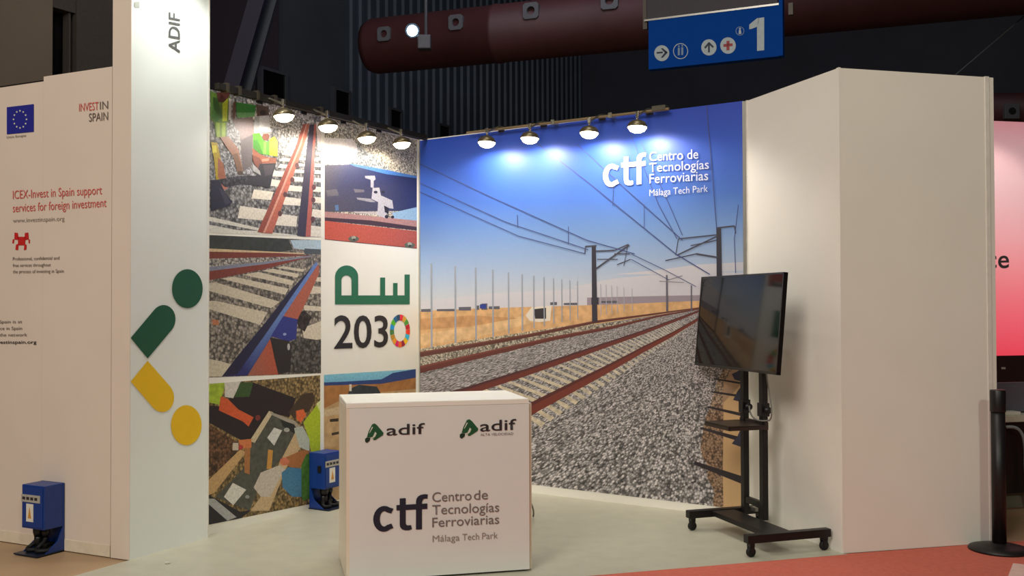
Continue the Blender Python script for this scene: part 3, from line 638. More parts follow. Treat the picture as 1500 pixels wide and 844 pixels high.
# --- tower
tw = thing('sign_tower', 'tall white tower with green and yellow shapes and an upright name', 'tower', V2(T1))
TH = 4.2
part('front_panel', wall_box(towf, .004, towf.L, 0, TH, .04), M_TOWER, tw)
part('side_panel', wall_box(tows, 0, tows.L, 0, TH, .1), M_WARM, tw)
part('edge_profile', wall_box(towf, towf.L - .012, towf.L, 0, TH, .12, .003), mat('white_profile', (226, 222, 214), 0.4), tw)
T3 = (V2(T0) + (V2(T2) - V2(T1))); tback = Plane(T0, T3)
part('back_panel', flat_piece([(T0[0] + .03, T0[1] + .09), (T0[0] + .06, T0[1] + .09), (T3.x + .04, T3.y), (T3.x, T3.y)], 0, TH), M_WHITE, tw)
part('end_panel', flat_piece([(T3.x, T3.y), (T2[0] - .02, T2[1] - .005), (T2[0] - .02, T2[1] + .02), (T3.x, T3.y + .03)], 0, TH), M_WHITE, tw)
M_DG = mat('dark_green_ink', (20, 84, 56), 0.5, noise=0.02); M_YE = mat('yellow_ink', (236, 190, 14), 0.5, noise=0.02); M_GREY = mat('grey_ink', (92, 92, 92), 0.5, noise=0.02)
c = cv(180, 380, 3.015)
decal('green_disc', towf, [ell(274, 423, 22.5, 28.6, 36)], M_DG, tw, label='dark green disc')
def bullet(a, b, cc, d, n=14, steep=1):
    """a, b: square end; cc, d: ends of the round end, in order a-b-cc-d"""
    m_ = ((cc[0] + d[0]) / 2, (cc[1] + d[1]) / 2); ax = (cc[0] - m_[0], cc[1] - m_[1]); L = math.hypot(b[0] - cc[0], b[1] - cc[1]); out = ((cc[0] - b[0]) / L, (cc[1] - b[1]) / L)
    R = math.hypot(*ax); arc = [(m_[0] + ax[0] * math.cos(PI * i / n) + out[0] * R * math.sin(PI * i / n) * 1.05, m_[1] + ax[1] * math.cos(PI * i / n) + out[1] * R * math.sin(PI * i / n) * 1.05) for i in range(n + 1)]
    return [a, b] + arc
decal('green_bullet', towf, [bullet(*c([(108, 438), (33, 347), (138, 222), (214, 312)]))], M_DG, tw, label='dark green round-ended shape')
decal('yellow_bullet', towf, [bullet(*c([(33, 540), (108, 448), (206, 560), (132, 655)]))], M_YE, tw, label='yellow round-ended shape')
decal('yellow_disc', towf, [ell(272.5, 623, 22.5, 29.3, 36)], M_YE, tw, label='yellow disc')
# upright name: reads bottom to top
def lettering_up(txt, plane, bl, br, tl, m, parent, bold):
    return lettering(txt, plane, bl, br, tl, m, parent, bold, label='name written upright')
lettering('ADIF', towf, (263, 77.5), (263, 21), (246.5, 77.5 - 2.5), M_GREY, tw, bold=.012, label='name ADIF written upright')
decal('sticker', towf, [[(196.5, 3), (204, 2.6), (204, 11), (196.5, 11.4)]], mat('grey_sticker', (176, 176, 168), 0.5), tw, label='small grey square sticker')
pl_ = towf.p(towf.L * .5, 3.8, .5)
lp = thing('tower_spotlight', 'spotlight on an arm over the white tower front', 'lamp', pl_)

# --- aisle wall with the investment text
iw = thing('aisle_wall', 'beige-lit white aisle wall with red and grey lettering and a blue flag', 'display wall', V2(I1))
i65 = icex.st(64, 111.5)[0]
HI = 3.012
part('panel', wall_box(icex, i65, icex.L - .002, 0, HI, .05), M_WARM, iw); part('panel', wall_box(icex, i65 - .99, i65 - .0006, 0, HI - .03, .05), M_WARM, iw)
part('panel', wall_box(icex, 0, i65 - .993, 0, HI - .03, .05), M_WARM, iw)
part('top_trim', wall_box(icex, 0, i65 - .003, HI - .03, HI - .022, .05, .001), M_BLACK, iw)
part('base_strip', wall_box(icex, 0, icex.L - .002, 0, .07, .0, .004), mat('cream_strip', (222, 208, 184), 0.6), iw)
M_REDINK = mat('red_ink', (206, 96, 88), 0.6, noise=0.03); M_GINK = mat('soft_grey_ink', (150, 138, 126), 0.6, noise=0.03); M_DINK = mat('dark_grey_ink', (108, 96, 88), 0.6, noise=0.03); M_FLAG = mat('flag_blue', (38, 40, 140), 0.5, noise=0.04); M_STAR = mat('flag_stars', (206, 206, 190), 0.5)
lettering('INVEST', icex, (116.5, 163.5), (145, 161), (116.5, 152), M_REDINK, iw); lettering('I', icex, (147, 160.5), (148.3, 160.4), (147, 149), M_DINK, iw); lettering('N', icex, (150.5, 160.2), (159, 159.3), (150.5, 148.8), M_DINK, iw); lettering('SPAIN', icex, (131, 178.5), (159, 176), (131, 166.5), M_DINK, iw)
lettering('ICEX-Invest in Spain support', icex, (19.5, 291.5), (150, 284.5), (19.5, 279.5), M_REDINK, iw); lettering('services for foreign investment', icex, (19.5, 311), (156.5, 303), (19.5, 299), M_REDINK, iw)
lettering('www.investinspain.org', icex, (19.5, 326.2), (95, 323.4), (19.5, 320), M_GINK, iw)
for txt, bl, br, tl in (('Professional, confidential and', (19.5, 381.7), (87.5, 380.2), (19.5, 377)), ('free services throughout', (19.5, 391.2), (75, 390.2), (19.5, 386.5)), ('the process of investing in Spain', (19.5, 400.4), (94, 399.4), (19.5, 395.6))): lettering(txt, icex, bl, br, tl, M_DINK, iw)
for txt, bl, br, tl in (('Invest in Spain is at', (-30, 474), (33, 473.5), (-30, 469.5)), ('your service in Spain', (-30, 483.5), (33, 483.2), (-30, 479)), ('and in all the network', (-30, 493), (40.5, 492.8), (-30, 488.5))): lettering(txt, icex, bl, br, tl, M_DINK, iw)
lettering('www.investinspain.org', icex, (-32, 503.8), (54, 503.6), (-32, 499), M_INK, iw, bold=.006)
decal('flag', icex, [[(10.5, 157.2), (50, 152.6), (50, 193.2), (10.5, 197)]], M_FLAG, iw, .003, 'blue flag with a ring of stars')
decal('flag_star', icex, [ell(30 + 9.5 * math.cos(2 * PI * k / 12), 175 + 12.5 * math.sin(2 * PI * k / 12), 1.3, 1.4, 5) for k in range(12)], M_STAR, iw, .0036)
lettering('Unión Europea', icex, (10.5, 203), (39, 200.2), (10.5, 199.5), M_DINK, iw)
c = cv(0, 260, 5.63)
decal('red_emblem', icex, [c(q_) for q_ in ([(150, 490), (215, 490), (208, 560), (152, 560)], [(122, 455), (150, 458), (154, 490), (165, 505), (150, 515), (122, 512)], [(208, 458), (236, 455), (240, 512), (212, 515), (200, 505), (206, 490)], [(134, 556), (156, 545), (152, 600), (130, 596)], [(204, 545), (222, 556), (220, 596), (200, 600)], [(108, 512), (122, 508), (116, 546), (104, 541)], [(238, 508), (250, 514), (248, 546), (238, 541)])], mat('emblem_red', (196, 36, 34), 0.5), iw, .003, 'small red emblem of joined figures')

# ------------------------------------------------------------------ counter
C0, C1, C2, C3 = (-0.9179, 5.5179), (0.0963, 5.7648), (-0.0411, 6.3438), (-1.0531, 6.0666)
CH = .993
ct = thing('counter', 'white reception counter with dark logos standing at the front of the stand', 'counter', (*C0, 0))
cf = Plane(C0, C1); csd = Plane(C3, C0); cbk = Plane(C3, C2); crt = Plane(C1, C2)
M_CTR = mat('counter_laminate', (224, 224, 219), 0.5, noise=0.012, nscale=4)
M_CTRS = mat('counter_edge', (232, 220, 198), 0.45, noise=0.012)
part('front_panel', wall_box(cf, .018, cf.L, .012, CH - .03, .02), M_CTR, ct)
part('side_panel', wall_box(csd, 0, csd.L, .012, CH - .03, .02), M_CTRS, ct)
cr_in = V2(C1)
part('side_panel', wall_box(crt, .022, crt.L, .012, CH - .03, .02), M_CTRS, ct)
part('back_panel', flat_piece([(C3[0] + .03, C3[1] - .03), (C2[0] - .03, C2[1] - .03), (C2[0] - .035, C2[1] - .05), (C3[0] + .035, C3[1] - .05)], .012, CH - .03), M_CTRS, ct)
tb = bmesh.new(); prism(tb, [Vector((*p, CH - .03)) for p in (C0, C1, C2, C3)], Vector((0, 0, .03)))
bmesh.ops.bevel(tb, geom=tb.edges[:], offset=.003, segments=2, affect='EDGES')
part('counter_top', tb, mat('counter_top', (236, 232, 222), 0.4, noise=0.01), ct)
part('plinth', flat_piece([(C0[0] + .02, C0[1] + .03), (C1[0] - .03, C1[1] + .03), (C2[0] - .02, C2[1] - .06), (C3[0] + .05, C3[1] - .05)], 0, .012), M_BLACK, ct)
M_NAVY = mat('navy_ink', (26, 34, 50), 0.5, noise=0.02); M_CGREY = mat('counter_grey_ink', (122, 110, 108), 0.5, noise=0.02); M_CG2 = mat('counter_light_ink', (150, 136, 132), 0.5, noise=0.02); M_ABLK = mat('logo_black_ink', (44, 40, 44), 0.5, noise=0.02)
ctf_mark(cf, affine((546.5, 779.0), (625.8, 774.8), (546.5, 727.8)), M_NAVY, ct)
for txt, bl, br, tl in (('Centro', (633, 735.5), (690.5, 732.5), (633, 721.5)), ('de', (694, 732.3), (714.5, 731.3), (694, 718.4)), ('Tecnologías', (633, 754), (731, 749.5), (633, 740)), ('Ferroviarias', (633, 772.3), (731, 767), (633, 758.5))): lettering(txt, cf, bl, br, tl, M_CGREY, ct, bold=.004)
for txt, bl, br, tl in (('Málaga', (633.5, 794), (673, 791.8), (633.5, 784.5)), ('Tech', (677, 791.6), (701.5, 790.2), (677, 782.2)), ('Park', (706, 789.9), (729, 788.5), (706, 780.6))): lettering(txt, cf, bl, br, tl, M_CG2, ct)
M_LEAF = mat('logo_green', (22, 82, 48), 0.5, noise=0.15, nscale=60); M_LEAFD = mat('logo_dark_green', (16, 48, 32), 0.5); M_PALEINK = mat('logo_stripe', (206, 210, 194), 0.5)
for (ox, oy, sx) in ((0, 0, 1), (138.7, -6.2, 1)):
    c = lambda pts: [(520 + x / 6.0 + ox, 600 + y / 6.0 + oy) for x, y in pts]
    decal('logo_leaf', cf, [c([(150, 130), (172, 122), (196, 140), (250, 205), (245, 225), (178, 268), (158, 268), (170, 235), (130, 245), (105, 240), (120, 190)])], M_LEAF, ct, .003, 'green triangular logo leaf')
    decal('logo_tail', cf, [c([(88, 258), (104, 244), (136, 250), (128, 276), (104, 294), (88, 282)])], M_LEAFD, ct, .003, 'dark tail of the logo')
    decal('logo_stripe', cf, [c([(176, 196), (190, 210), (176, 240), (140, 262), (160, 232)]), c([(150, 150), (158, 156), (130, 205), (124, 205)])], M_PALEINK, ct, .0034)
lettering('adif', cf, (566, 638.2), (622, 635.3), (566, 622.5), M_ABLK, ct, bold=.007); lettering('adif', cf, (703, 632.2), (756, 629.3), (703, 616.5), M_ABLK, ct, bold=.007)
lettering('ALTA VELOCIDAD', cf, (703.5, 638.6), (751.5, 637), (703.5, 635), M_CGREY, ct)
# thin cable hanging behind the counter's right side
tag(obj('cable', tube(bmesh.new(), bez(on_z(776, 733, .24) , on_z(780, 742, .12), on_z(783, 750, .04), on_z(781, 757, .006)), .006, 6), mat('grey_cable', (112, 100, 84), 0.6), None, True), 'thin grey-brown cable hanging down behind the counter at its right edge', 'cable')

# ------------------------------------------------------------------ wall-top lamps
M_LENS = mat('lamp_lens', (255, 244, 222), 0.3, emit=(255, 236, 200), estr=16.0, noise=0.0)
M_LAMPB = mat('lamp_housing', (112, 100, 76), 0.35, 0.6, noise=0.08); M_LCHR = mat('lamp_chrome', (196, 188, 170), 0.2, 0.9)
LR = .072
def make_lamp(label, group):
    """local frame: x along the wall, y away from the wall (towards the viewer), z up; origin on top of the wall"""
    r = thing('wall_spotlight', label, 'lamp', (0, 0, 0), group)
    return r
def lamp(plane, px, py, label, group, off, power, drop=True):
    L = plane.hit(px, py, off); a = (L - plane.o).dot(plane.s)
    base = plane.p(a, WH + .012)
    r = thing('wall_spotlight', label, 'lamp', base, group)
    dz = Vector((0, 0, 1)); ax = (plane.n * .1 - dz).normalized()      # lens faces down, a little to the wall
    xd = plane.s; yd = ax.cross(xd).normalized()
    M = frame_m(L, xd, yd, -ax)
    part('housing', lathe(bmesh.new(), [(LR * 1.03, -.004), (LR * 1.06, .0), (LR * 1.02, .016), (LR * .8, .038), (LR * .42, .052), (0, .056)], 20, M), M_LAMPB, r, True)
    part('lens', lathe(bmesh.new(), [(0, -.042), (LR * .4, -.039), (LR * .75, -.027), (LR * .97, -.004), (LR * .97, .006), (0, .007)], 20, M), M_LENS, r, True)
    top = L - ax * .055
    knee = top + dz * .035
    part('arm', tube(bmesh.new(), bez(plane.p(a, WH + .012, -.02), plane.p(a, WH + .06, .0), knee + dz * .015 - plane.n * .06, knee) + [top], .008, 8), M_LCHR, r, True)
    b = bmesh.new(); box(b, -.03, .03, -.055, .006, -.03, .018, frame_m(base, plane.s, plane.n, Vector((0, 0, 1)))); part('clamp', b, M_BLACK, r)
    b = bmesh.new(); box(b, -.012, .012, -.012, .012, -.012, .03, frame_m(knee, plane.s, plane.n, Vector((0, 0, 1))), .003); part('knuckle', b, M_LCHR, r)
    pos = L + ax * .055 
    tgt = pos + (-plane.n * .30 - dz).normalized()
    spot_light('lamp_beam', pos, tgt, power, (1.0, .93, .83), R(168), .35, .035)
    return r
mlab = ['hot floodlight over the kneeling-workers photo, first from the white tower', 'second floodlight from the tower on the mosaic wall, above the photo seam', 'third floodlight from the tower, above the rail-tool photo', 'last floodlight on the mosaic wall, next to the corner']
for (px, py), lb in zip(((416, 170), (480.5, 185.5), (537.5, 202.5), (588.5, 210.5)), mlab): lamp(mosaic, px, py, lb, None, .24, 10.5)
ulab = ['floodlight over the mural nearest the room corner', 'brightest floodlight over the mural, second from the corner', 'third floodlight from the corner, over the mural', 'floodlight over the mural just above the white ctf letters']
for (px, py), lb in zip(((713, 209), (776, 203), (863, 195), (933.5, 186.5)), ulab): lamp(mural, px, py, lb, None, .22, 18.5)
# cable rails along the wall tops
b = wall_box(mosaic, .02, mosaic.L - .02, WH - .012, WH + .03, -.06, .1); tr_ = thing('lamp_rail', 'dark lamp rail running along the top of the mosaic wall', 'rail', mosaic.p(mosaic.L / 2, WH))
part('rail_body', b, mat('dark_rail', (40, 36, 30), 0.5, 0.3), tr_)
for px in (316, 334, 361, 387, 455): 
    a = mosaic.st(px, 140)[0]; part('rail_clip', wall_box(mosaic, a, a + .025, WH - .02, WH + .042, -.05, .106), mat('dull_clip', (88, 80, 68), 0.4, 0.5), tr_)
tr_ = thing('lamp_rail', 'thin pale lamp rail along the top of the blue mural', 'rail', mural.p(mural.L / 2, WH))
a0 = mural.st(690, 200)[0]; a1 = mural.st(985, 164)[0]
part('rail_body', tube(bmesh.new(), [mural.p(a0, WH - .002, .06), mural.p(a1, WH - .002, .06)], .011, 8), mat('pale_rail', (150, 128, 96), 0.4, 0.4), tr_)
a = mural.st(972, 166)[0]; part('rail_clip', wall_box(mural, a - .06, a + .05, WH - .005, WH + .03, -.03, .08), M_LCHR, tr_)
for px in (816, 900): a = mural.st(px, 185)[0]; part('rail_clip', wall_box(mural, a - .015, a + .015, WH - .02, WH + .02, .0, .075), M_LCHR, tr_)
# tower lamp
L = pl_; ax = (-towf.n * .25 - Vector((0, 0, 1))).normalized(); M = frame_m(L, towf.s, ax.cross(towf.s).normalized(), -ax)
part('housing', lathe(bmesh.new(), [(LR * 1.02, -.004), (LR, .03), (LR * .72, .075), (LR * .4, .12), (0, .125)], 20, M), M_LAMPB, lp, True)
part('lens', lathe(bmesh.new(), [(0, -.012), (LR * .97, 0), (LR * .97, .006), (0, .007)], 20, M), M_LENS, lp, True)
part('arm', tube(bmesh.new(), [towf.p(towf.L * .5, 4.0, .0), towf.p(towf.L * .5, 3.98, .2), L - ax * .12], .01, 8), M_LCHR, lp, True)
spot_light('lamp_beam', L + ax * .02, towf.p(towf.L * .5, 2.2), 46, (.92, .98, .92), R(120), .6, .05)

# ------------------------------------------------------------------ screen on its rolling stand
YAW = -1.286; TILT = .091
tvc = Vector((1.515, 6.746, 1.415)); tr = Vector((math.cos(YAW), math.sin(YAW), 0)); tn = Vector((math.sin(YAW), -math.cos(YAW), 0)); tu = Vector((0, 0, 1)) * math.cos(TILT) - tn * math.sin(TILT); tnn = tr.cross(tu)
TW, TVH = 1.115, .645
MT = frame_m(tvc, tr, tnn, tu)
tv = thing('television', 'switched-off flat black television with glossy screen, mounted on the rolling stand', 'television', tvc - tnn * .03)
M_SCREEN = mat('screen_glass', (12, 13, 15), 0.06, 0.0, noise=0.0, spec=0.45)
M_BEZEL = mat('bezel_plastic', (16, 14, 16), 0.3, noise=0.05)
bz = .012
sgn = 1 if tnn.dot(CAM - tvc) > 0 else -1
def tbox(x0, x1, y0, y1, z0, z1, bev=0): return box(bmesh.new(), x0, x1, min(y0 * sgn, y1 * sgn), max(y0 * sgn, y1 * sgn), z0, z1, MT, bev)
part('screen', tbox(-TW / 2 + bz, TW / 2 - bz, -.012, -.002, -TVH / 2 + bz * 1.4, TVH / 2 - bz), M_SCREEN, tv)
bb = bmesh.new()
for (x0, x1, z0, z1) in ((-TW / 2, TW / 2, TVH / 2 - bz, TVH / 2), (-TW / 2, TW / 2, -TVH / 2, -TVH / 2 + bz * 1.4), (-TW / 2, -TW / 2 + bz, -TVH / 2, TVH / 2), (TW / 2 - bz, TW / 2, -TVH / 2, TVH / 2)):
    box(bb, x0, x1, min(-.03 * sgn, 0), max(-.03 * sgn, 0), z0, z1, MT)
part('bezel', bb, M_BEZEL, tv)
part('back_shell', tbox(-TW / 2 + .004, TW / 2 - .004, -.03, -.0125, -TVH / 2 + .004, TVH / 2 - .004), M_BEZEL, tv)
part('back_box', tbox(-.4, .4, -.06, -.03, -.25, .15, .006), M_BEZEL, tv)

st_ = thing('tv_stand', 'black two-post rolling television stand with shelf and wheeled feet', 'tv stand', (1.58, 6.517, 0))
A_, B_, C_ = on_z(1014, 777), on_z(1100, 816), on_z(1207, 806)
leg = (C_ - B_); ld = leg.normalized(); bd = (A_ - B_).normalized(); Lleg = leg.length
ZL0, ZL1 = .085, .135
for base in (B_, A_):
    s0 = base - ld * .035; M = frame_m(s0, ld, Vector((-ld.y, ld.x, 0)), Vector((0, 0, 1)))
    part('foot_bar', box(bmesh.new(), 0, Lleg + .07, -.028, .028, ZL0, ZL1, M, .004), M_BLACK, st_)
    for k in (0.035, Lleg + .035):
        cst = part('caster', lathe(bmesh.new(), [(0, -.013), (.026, -.013), (.03, -.008), (.03, .008), (.026, .013), (0, .013)], 16, frame_m(s0 + ld * k + Vector((0, 0, .03)), ld, Vector((0, 0, 1)), Vector((-ld.y, ld.x, 0)))), M_RUBBER, st_, True)
        b = bmesh.new(); Mf = frame_m(s0 + ld * k, ld, Vector((-ld.y, ld.x, 0)), Vector((0, 0, 1)))
        box(b, -.014, .014, -.02, -.015, .025, .07, Mf); box(b, -.014, .014, .015, .02, .025, .07, Mf); box(b, -.016, .016, -.02, .02, .062, ZL0, Mf); part('caster_fork', b, M_BLACK, cst)
mid0 = B_ + ld * Lleg * .42; mid1 = A_ + ld * Lleg * .42
bdir = (mid1 - mid0).normalized(); Mb = frame_m(mid0, bdir, Vector((-bdir.y, bdir.x, 0)), Vector((0, 0, 1)))
b = box(bmesh.new(), .02, (mid1 - mid0).length - .02, -.085, .085, ZL0 + .01, ZL1 - .006, Mb, .004); part('cross_plate', b, M_BLACK, st_)
# posts stand on the plate just behind the screen
pplane_o = tvc - tn * .115
def post_xy(px):
    r = ray(px, 650); t = (pplane_o - CAM).dot(tn) / r.dot(tn); return CAM + r * t
for px in (1091, 1118.5):
    q = post_xy(px); M = frame_m(Vector((q.x, q.y, 0)), tr, tn, Vector((0, 0, 1)))
    po = part('post', box(bmesh.new(), -.024, .024, -.02, .02, ZL1 - .03, 1.62, M, .003), M_BLACK, st_)
    b = bmesh.new(); box(b, -.03, .03, -.03, .03, .79, .88, M, .004); part('clamp_collar', b, M_DARKPL, st_)
    kz = Vector((q.x, q.y, .835)); part('clamp_knob', lathe(bmesh.new(), [(0, .024), (.014, .024), (.014, .045), (.024, .05), (.024, .068), (0, .07)], 12, frame_m(kz, tn, Vector((0, 0, 1)), tr)), M_DARKPL, st_, True)
qa, qb = post_xy(1091), post_xy(1118.5); pm = (qa + qb) / 2; M = frame_m(Vector((pm.x, pm.y, 0)), tr, tn, Vector((0, 0, 1)))
span = (qb - qa).length
# shelf in front of the posts
zs = .735
sh = bmesh.new(); box(sh, -.17, .17, .01, .28, zs - .01, zs, M, .002); box(sh, -.17, .17, -.01, .012, zs - .03, zs + .02, M)
box(sh, -.17, .17, .272, .28, zs - .028, zs + .002, M); box(sh, -.17, -.162, .01, .28, zs - .028, zs + .002, M); box(sh, .162, .17, .01, .28, zs - .028, zs + .002, M)
part('shelf', sh, mat('shelf_steel', (54, 44, 38), 0.4, 0.3, noise=0.06), st_)
b = bmesh.new()
for z in (1.25, 1.5): box(b, -.3, .3, .02, .034, z - .03, z + .03, M)
for x in (-.17, .17): box(b, x - .02, x + .02, .034, .056, 1.18, 1.6, M)
part('mount_bracket', b, M_BLACK, st_)
part('cross_bar', box(bmesh.new(), -span / 2, span / 2, -.015, .015, .18, .22, M), M_BLACK, st_)
b = bmesh.new(); box(b, -.03, .03, -.012, .012, .14, .165, M, .003); part('maker_plate', b, M_STEEL, st_)
kz = Vector((qb.x, qb.y, 0)); cb = bmesh.new()
z_ = lambda v: Vector((0, 0, v))
tube(cb, bez(kz + z_(1.1) + tr * .04, kz + z_(.98) + tr * .05, kz + z_(.80) + tr * .16, kz + z_(.77) + tr * .07) + bez(kz + z_(.77) + tr * .07, kz + z_(.75) + tn * .05, kz + z_(.77) - tr * .1 + tn * .05, kz + z_(.85) - tr * .11 + tn * .04)[1:], .006, 6)
tag(obj('power_cable', cb, mat('grey_plastic_cable', (120, 118, 112), 0.5), None, True), 'grey cable looped round the right post of the tv stand', 'cable')

# ------------------------------------------------------------------ blue power boxes
M_BLUE = mat('blue_painted_steel', (16, 54, 128), 0.4, 0.0, noise=0.05); M_LAB = mat('label_silver', (170, 166, 156), 0.5, noise=0.1, nscale=60); M_STK = mat('sticker_white', (226, 220, 206), 0.5); M_ORG = mat('warning_orange', (206, 142, 60), 0.5, noise=0.1)
def power_box(origin, xd, nd, label, group):
    """origin: floor point at the wall under the box's middle; xd along the wall, nd out of the wall"""
    r = thing('power_box', label, 'power box', origin, group); M = frame_m(origin, xd, nd, Vector((0, 0, 1)))
    bx = lambda *a, bevel=0: box(bmesh.new(), *a, M, bevel)
    W2, D0, D1, Z0, Z1 = .1, .012, .15, .155, .425
    part('back_plate', bx(-W2, W2, .002, .012, 0.0, Z1), M_BLUE, r)
    cab = part('cabinet', bx(-W2, W2, D0, D1, Z0, Z1, bevel=.005), M_BLUE, r)
    part('door', bx(-W2 + .01, W2 - .01, D1, D1 + .006, Z0 + .012, Z1 - .012, bevel=.002), M_BLUE, r)
    part('name_plate', bx(-W2 + .004, .072, D1 + .006, D1 + .009, .32, .366), M_LAB, r)
    part('warning_sticker', bx(-.05, .012, D1 + .006, D1 + .0085, .2, .31), M_STK, r)
    tri = bmesh.new(); prism(tri, [M @ Vector(p) for p in ((-.034, D1 + .0085, .222), (-.004, D1 + .0085, .222), (-.019, D1 + .0085, .29))], (M.to_3x3() @ Vector((0, .0015, 0)))); part('warning_sign', tri, M_ORG, r)
    b = bmesh.new()
    for k in range(4): box(b, -.085 + k * .036, -.085 + k * .036 + .026, D1 + .009, D1 + .0095, .334, .352, M)
    part('plate_marking', b, M_ABLK, r)
    part('latch', bx(-W2 - .012, -W2, D1 - .06, D1 - .03, .28, .33, bevel=.002), M_BLACK, r)
    part('base_plate', bx(-W2 - .01, W2, .002, .2, 0, .008), mat('dark_blue_steel', (24, 34, 56), 0.4, 0.2), r)
    for sx in (-W2, W2 - .006):
        g = bmesh.new(); prism(g, [M @ Vector(p) for p in ((sx, .012, .155), (sx, .012, .008), (sx, .14, .008), (sx, .05, .07))], M.to_3x3() @ Vector((.006, 0, 0))); part('gusset', g, M_BLUE, r)
    so = part('socket', lathe(bmesh.new(), [(0, 0), (.03, 0), (.033, .01), (.033, .03), (.026, .06), (0, .06)], 16, frame_m(M @ Vector((-.03, .085, Z0)), xd, -nd, Vector((0, 0, -1)))), M_DARKPL, r, True)
    part('plug', lathe(bmesh.new(), [(0, 0), (.024, 0), (.026, .03), (.02, .06), (.012, .085), (0, .086)], 16, frame_m(M @ Vector((-.03, .085, Z0 - .05)), xd, -nd, Vector((0, 0, -1)))), M_DARKPL, r, True)
    part('plug', lathe(bmesh.new(), [(0, 0), (.022, 0), (.024, .03), (.014, .06), (0, .062)], 16, frame_m(M @ Vector((.035, .085, Z0)), xd, -nd, Vector((0, 0, -1)))), M_DARKPL, r, True)
    for k, (x0, x1) in enumerate(((-.03, -.06), (.035, .02))):
        part('cable', tube(bmesh.new(), [M @ p for p in bez((x0, .085, Z0 - .06), (x0, .085, .05), (x1 - .06, .12, .02), (x1 + .02, .15, .022))] + [M @ Vector((x1 + .07, .12, .024)), M @ Vector((x1 + .05, .07, .03))], .013, 8), M_RUBBER, r, True)
    part('junction_socket', bx(-.055, .055, .03, .1, .008, .06, bevel=.008), M_DARKPL, r)
    return r
a = icex.st(85, 800)[0]; fl = on_z(97, 806)
aa = (fl - icex.o).dot(icex.s) - .1
power_box(icex.p(aa, 0, .004), icex.s, icex.n, 'blue steel power box with warning sticker standing against the beige aisle wall', 'blue power boxes')
fl = on_z(442, 747); aa = (fl - mosaic.o).dot(mosaic.s) + .16
pb = power_box(mosaic.p(aa, 0, .004), mosaic.s, mosaic.n, 'blue steel power box against the photo mosaic, half hidden behind the counter', 'blue power boxes')

# ------------------------------------------------------------------ barrier post
bp = on_z(1464, 806)
bo = thing('barrier_post', 'black barrier post on a round base at the right edge, before the white block', 'barrier post', bp)
Mp = Matrix.Translation(bp)
part('base', lathe(bmesh.new(), [(0, .0), (.178, .0), (.182, .006), (.175, .016), (.12, .03), (.06, .038), (.05, .046), (0, .046)], 40, Mp), M_BLACK, bo, True)
part('post', lathe(bmesh.new(), [(0, .04), (.042, .04), (.042, .86), (0, .86)], 24, Mp), M_BLACK, bo, True)
part('belt_head', lathe(bmesh.new(), [(0, .86), (.045, .86), (.046, .868), (.046, .99), (.043, .996), (0, .997)], 24, Mp), M_DARKPL, bo, True)

# ------------------------------------------------------------------ neighbouring red stand
nb = Plane((2.9, 8.85), (6.4, 9.6))
rs = thing('red_stand_wall', 'neighbouring stand wall in glowing pink and red with dark lettering, seen past the white block', 'display wall', nb.p(0, 0))
h_top = nb.st(1475, 178)[1]; h_mid = nb.st(1475, 521)[1]
pr = Print(nb, None, .002)
hs = [h_mid + (h_top - h_mid) * k / 8 for k in range(9)]; cols = [(250, 76, 96), (248, 100, 116), (240, 120, 130), (232, 140, 146), (222, 156, 160), (212, 164, 168), (204, 168, 170), (196, 156, 160), (190, 130, 138)]
M_PINK = print_mat('backlit_fabric', 'noise', scale=20, amp=.02)
_nt = M_PINK.node_tree; _b = _nt.nodes['Principled BSDF']
_at = [n for n in _nt.nodes if n.type == 'ATTRIBUTE'][0]; _nt.links.new(_at.outputs['Color'], _b.inputs['Emission Color']); _b.inputs['Emission Strength'].default_value = .62
bm = bmesh.new(); uvl = bm.loops.layers.uv.new('wall'); ink = bm.loops.layers.float_color.new('ink')
for (h0, c0), (h1, c1) in zip(zip(hs, cols), zip(hs[1:], cols[1:])):
    for x0, x1 in ((0, 1.2), (1.2, 2.4), (2.4, 3.5)):
        vs = [(x0, h0, c0), (x1, h0, c0), (x1, h1, c1), (x0, h1, c1)]
        f = bm.faces.new([bm.verts.new(nb.p(x, h, .002)) for x, h, _ in vs])
        for l, v in zip(f.loops, vs): l[uvl].uv = v[:2]; l[ink] = (*lin(v[2]), 1)
pr.bm.free()
part('gradient_print', bm, M_PINK, rs, label='backlit fabric print fading from pale pink down to red')
part('panel', wall_box(nb, 0, 3.5, h_mid, h_top, .06), M_WHITE, rs)
part('lower_panel', wall_box(nb, 0, 3.5, 0, h_mid - .002, .06, .0), mat('dark_maroon_panel', (44, 18, 22), 0.5), rs)
for txt, xa, xb in (('c', 1446, 1459.5), ('e', 1461.5, 1477.8)): lettering(txt, nb, (xa, 393.2), (xb, 392.8), (xa, 366), mat('grey_letter_ink', (70, 66, 66), 0.5), rs, bold=.012)
decal('notice', nb, [[(1466.5, 538), (1472.5, 538), (1472.5, 541), (1466.5, 541)]], mat('notice_white', (190, 170, 170), 0.5), rs, label='tiny pale notice')
spot_light('red_stand_lamp', nb.p(1.45, h_top + .05, .6), nb.p(1.5, h_top - 1.4, 0), 24, (1.0, .9, .86), R(95), .5, .05)
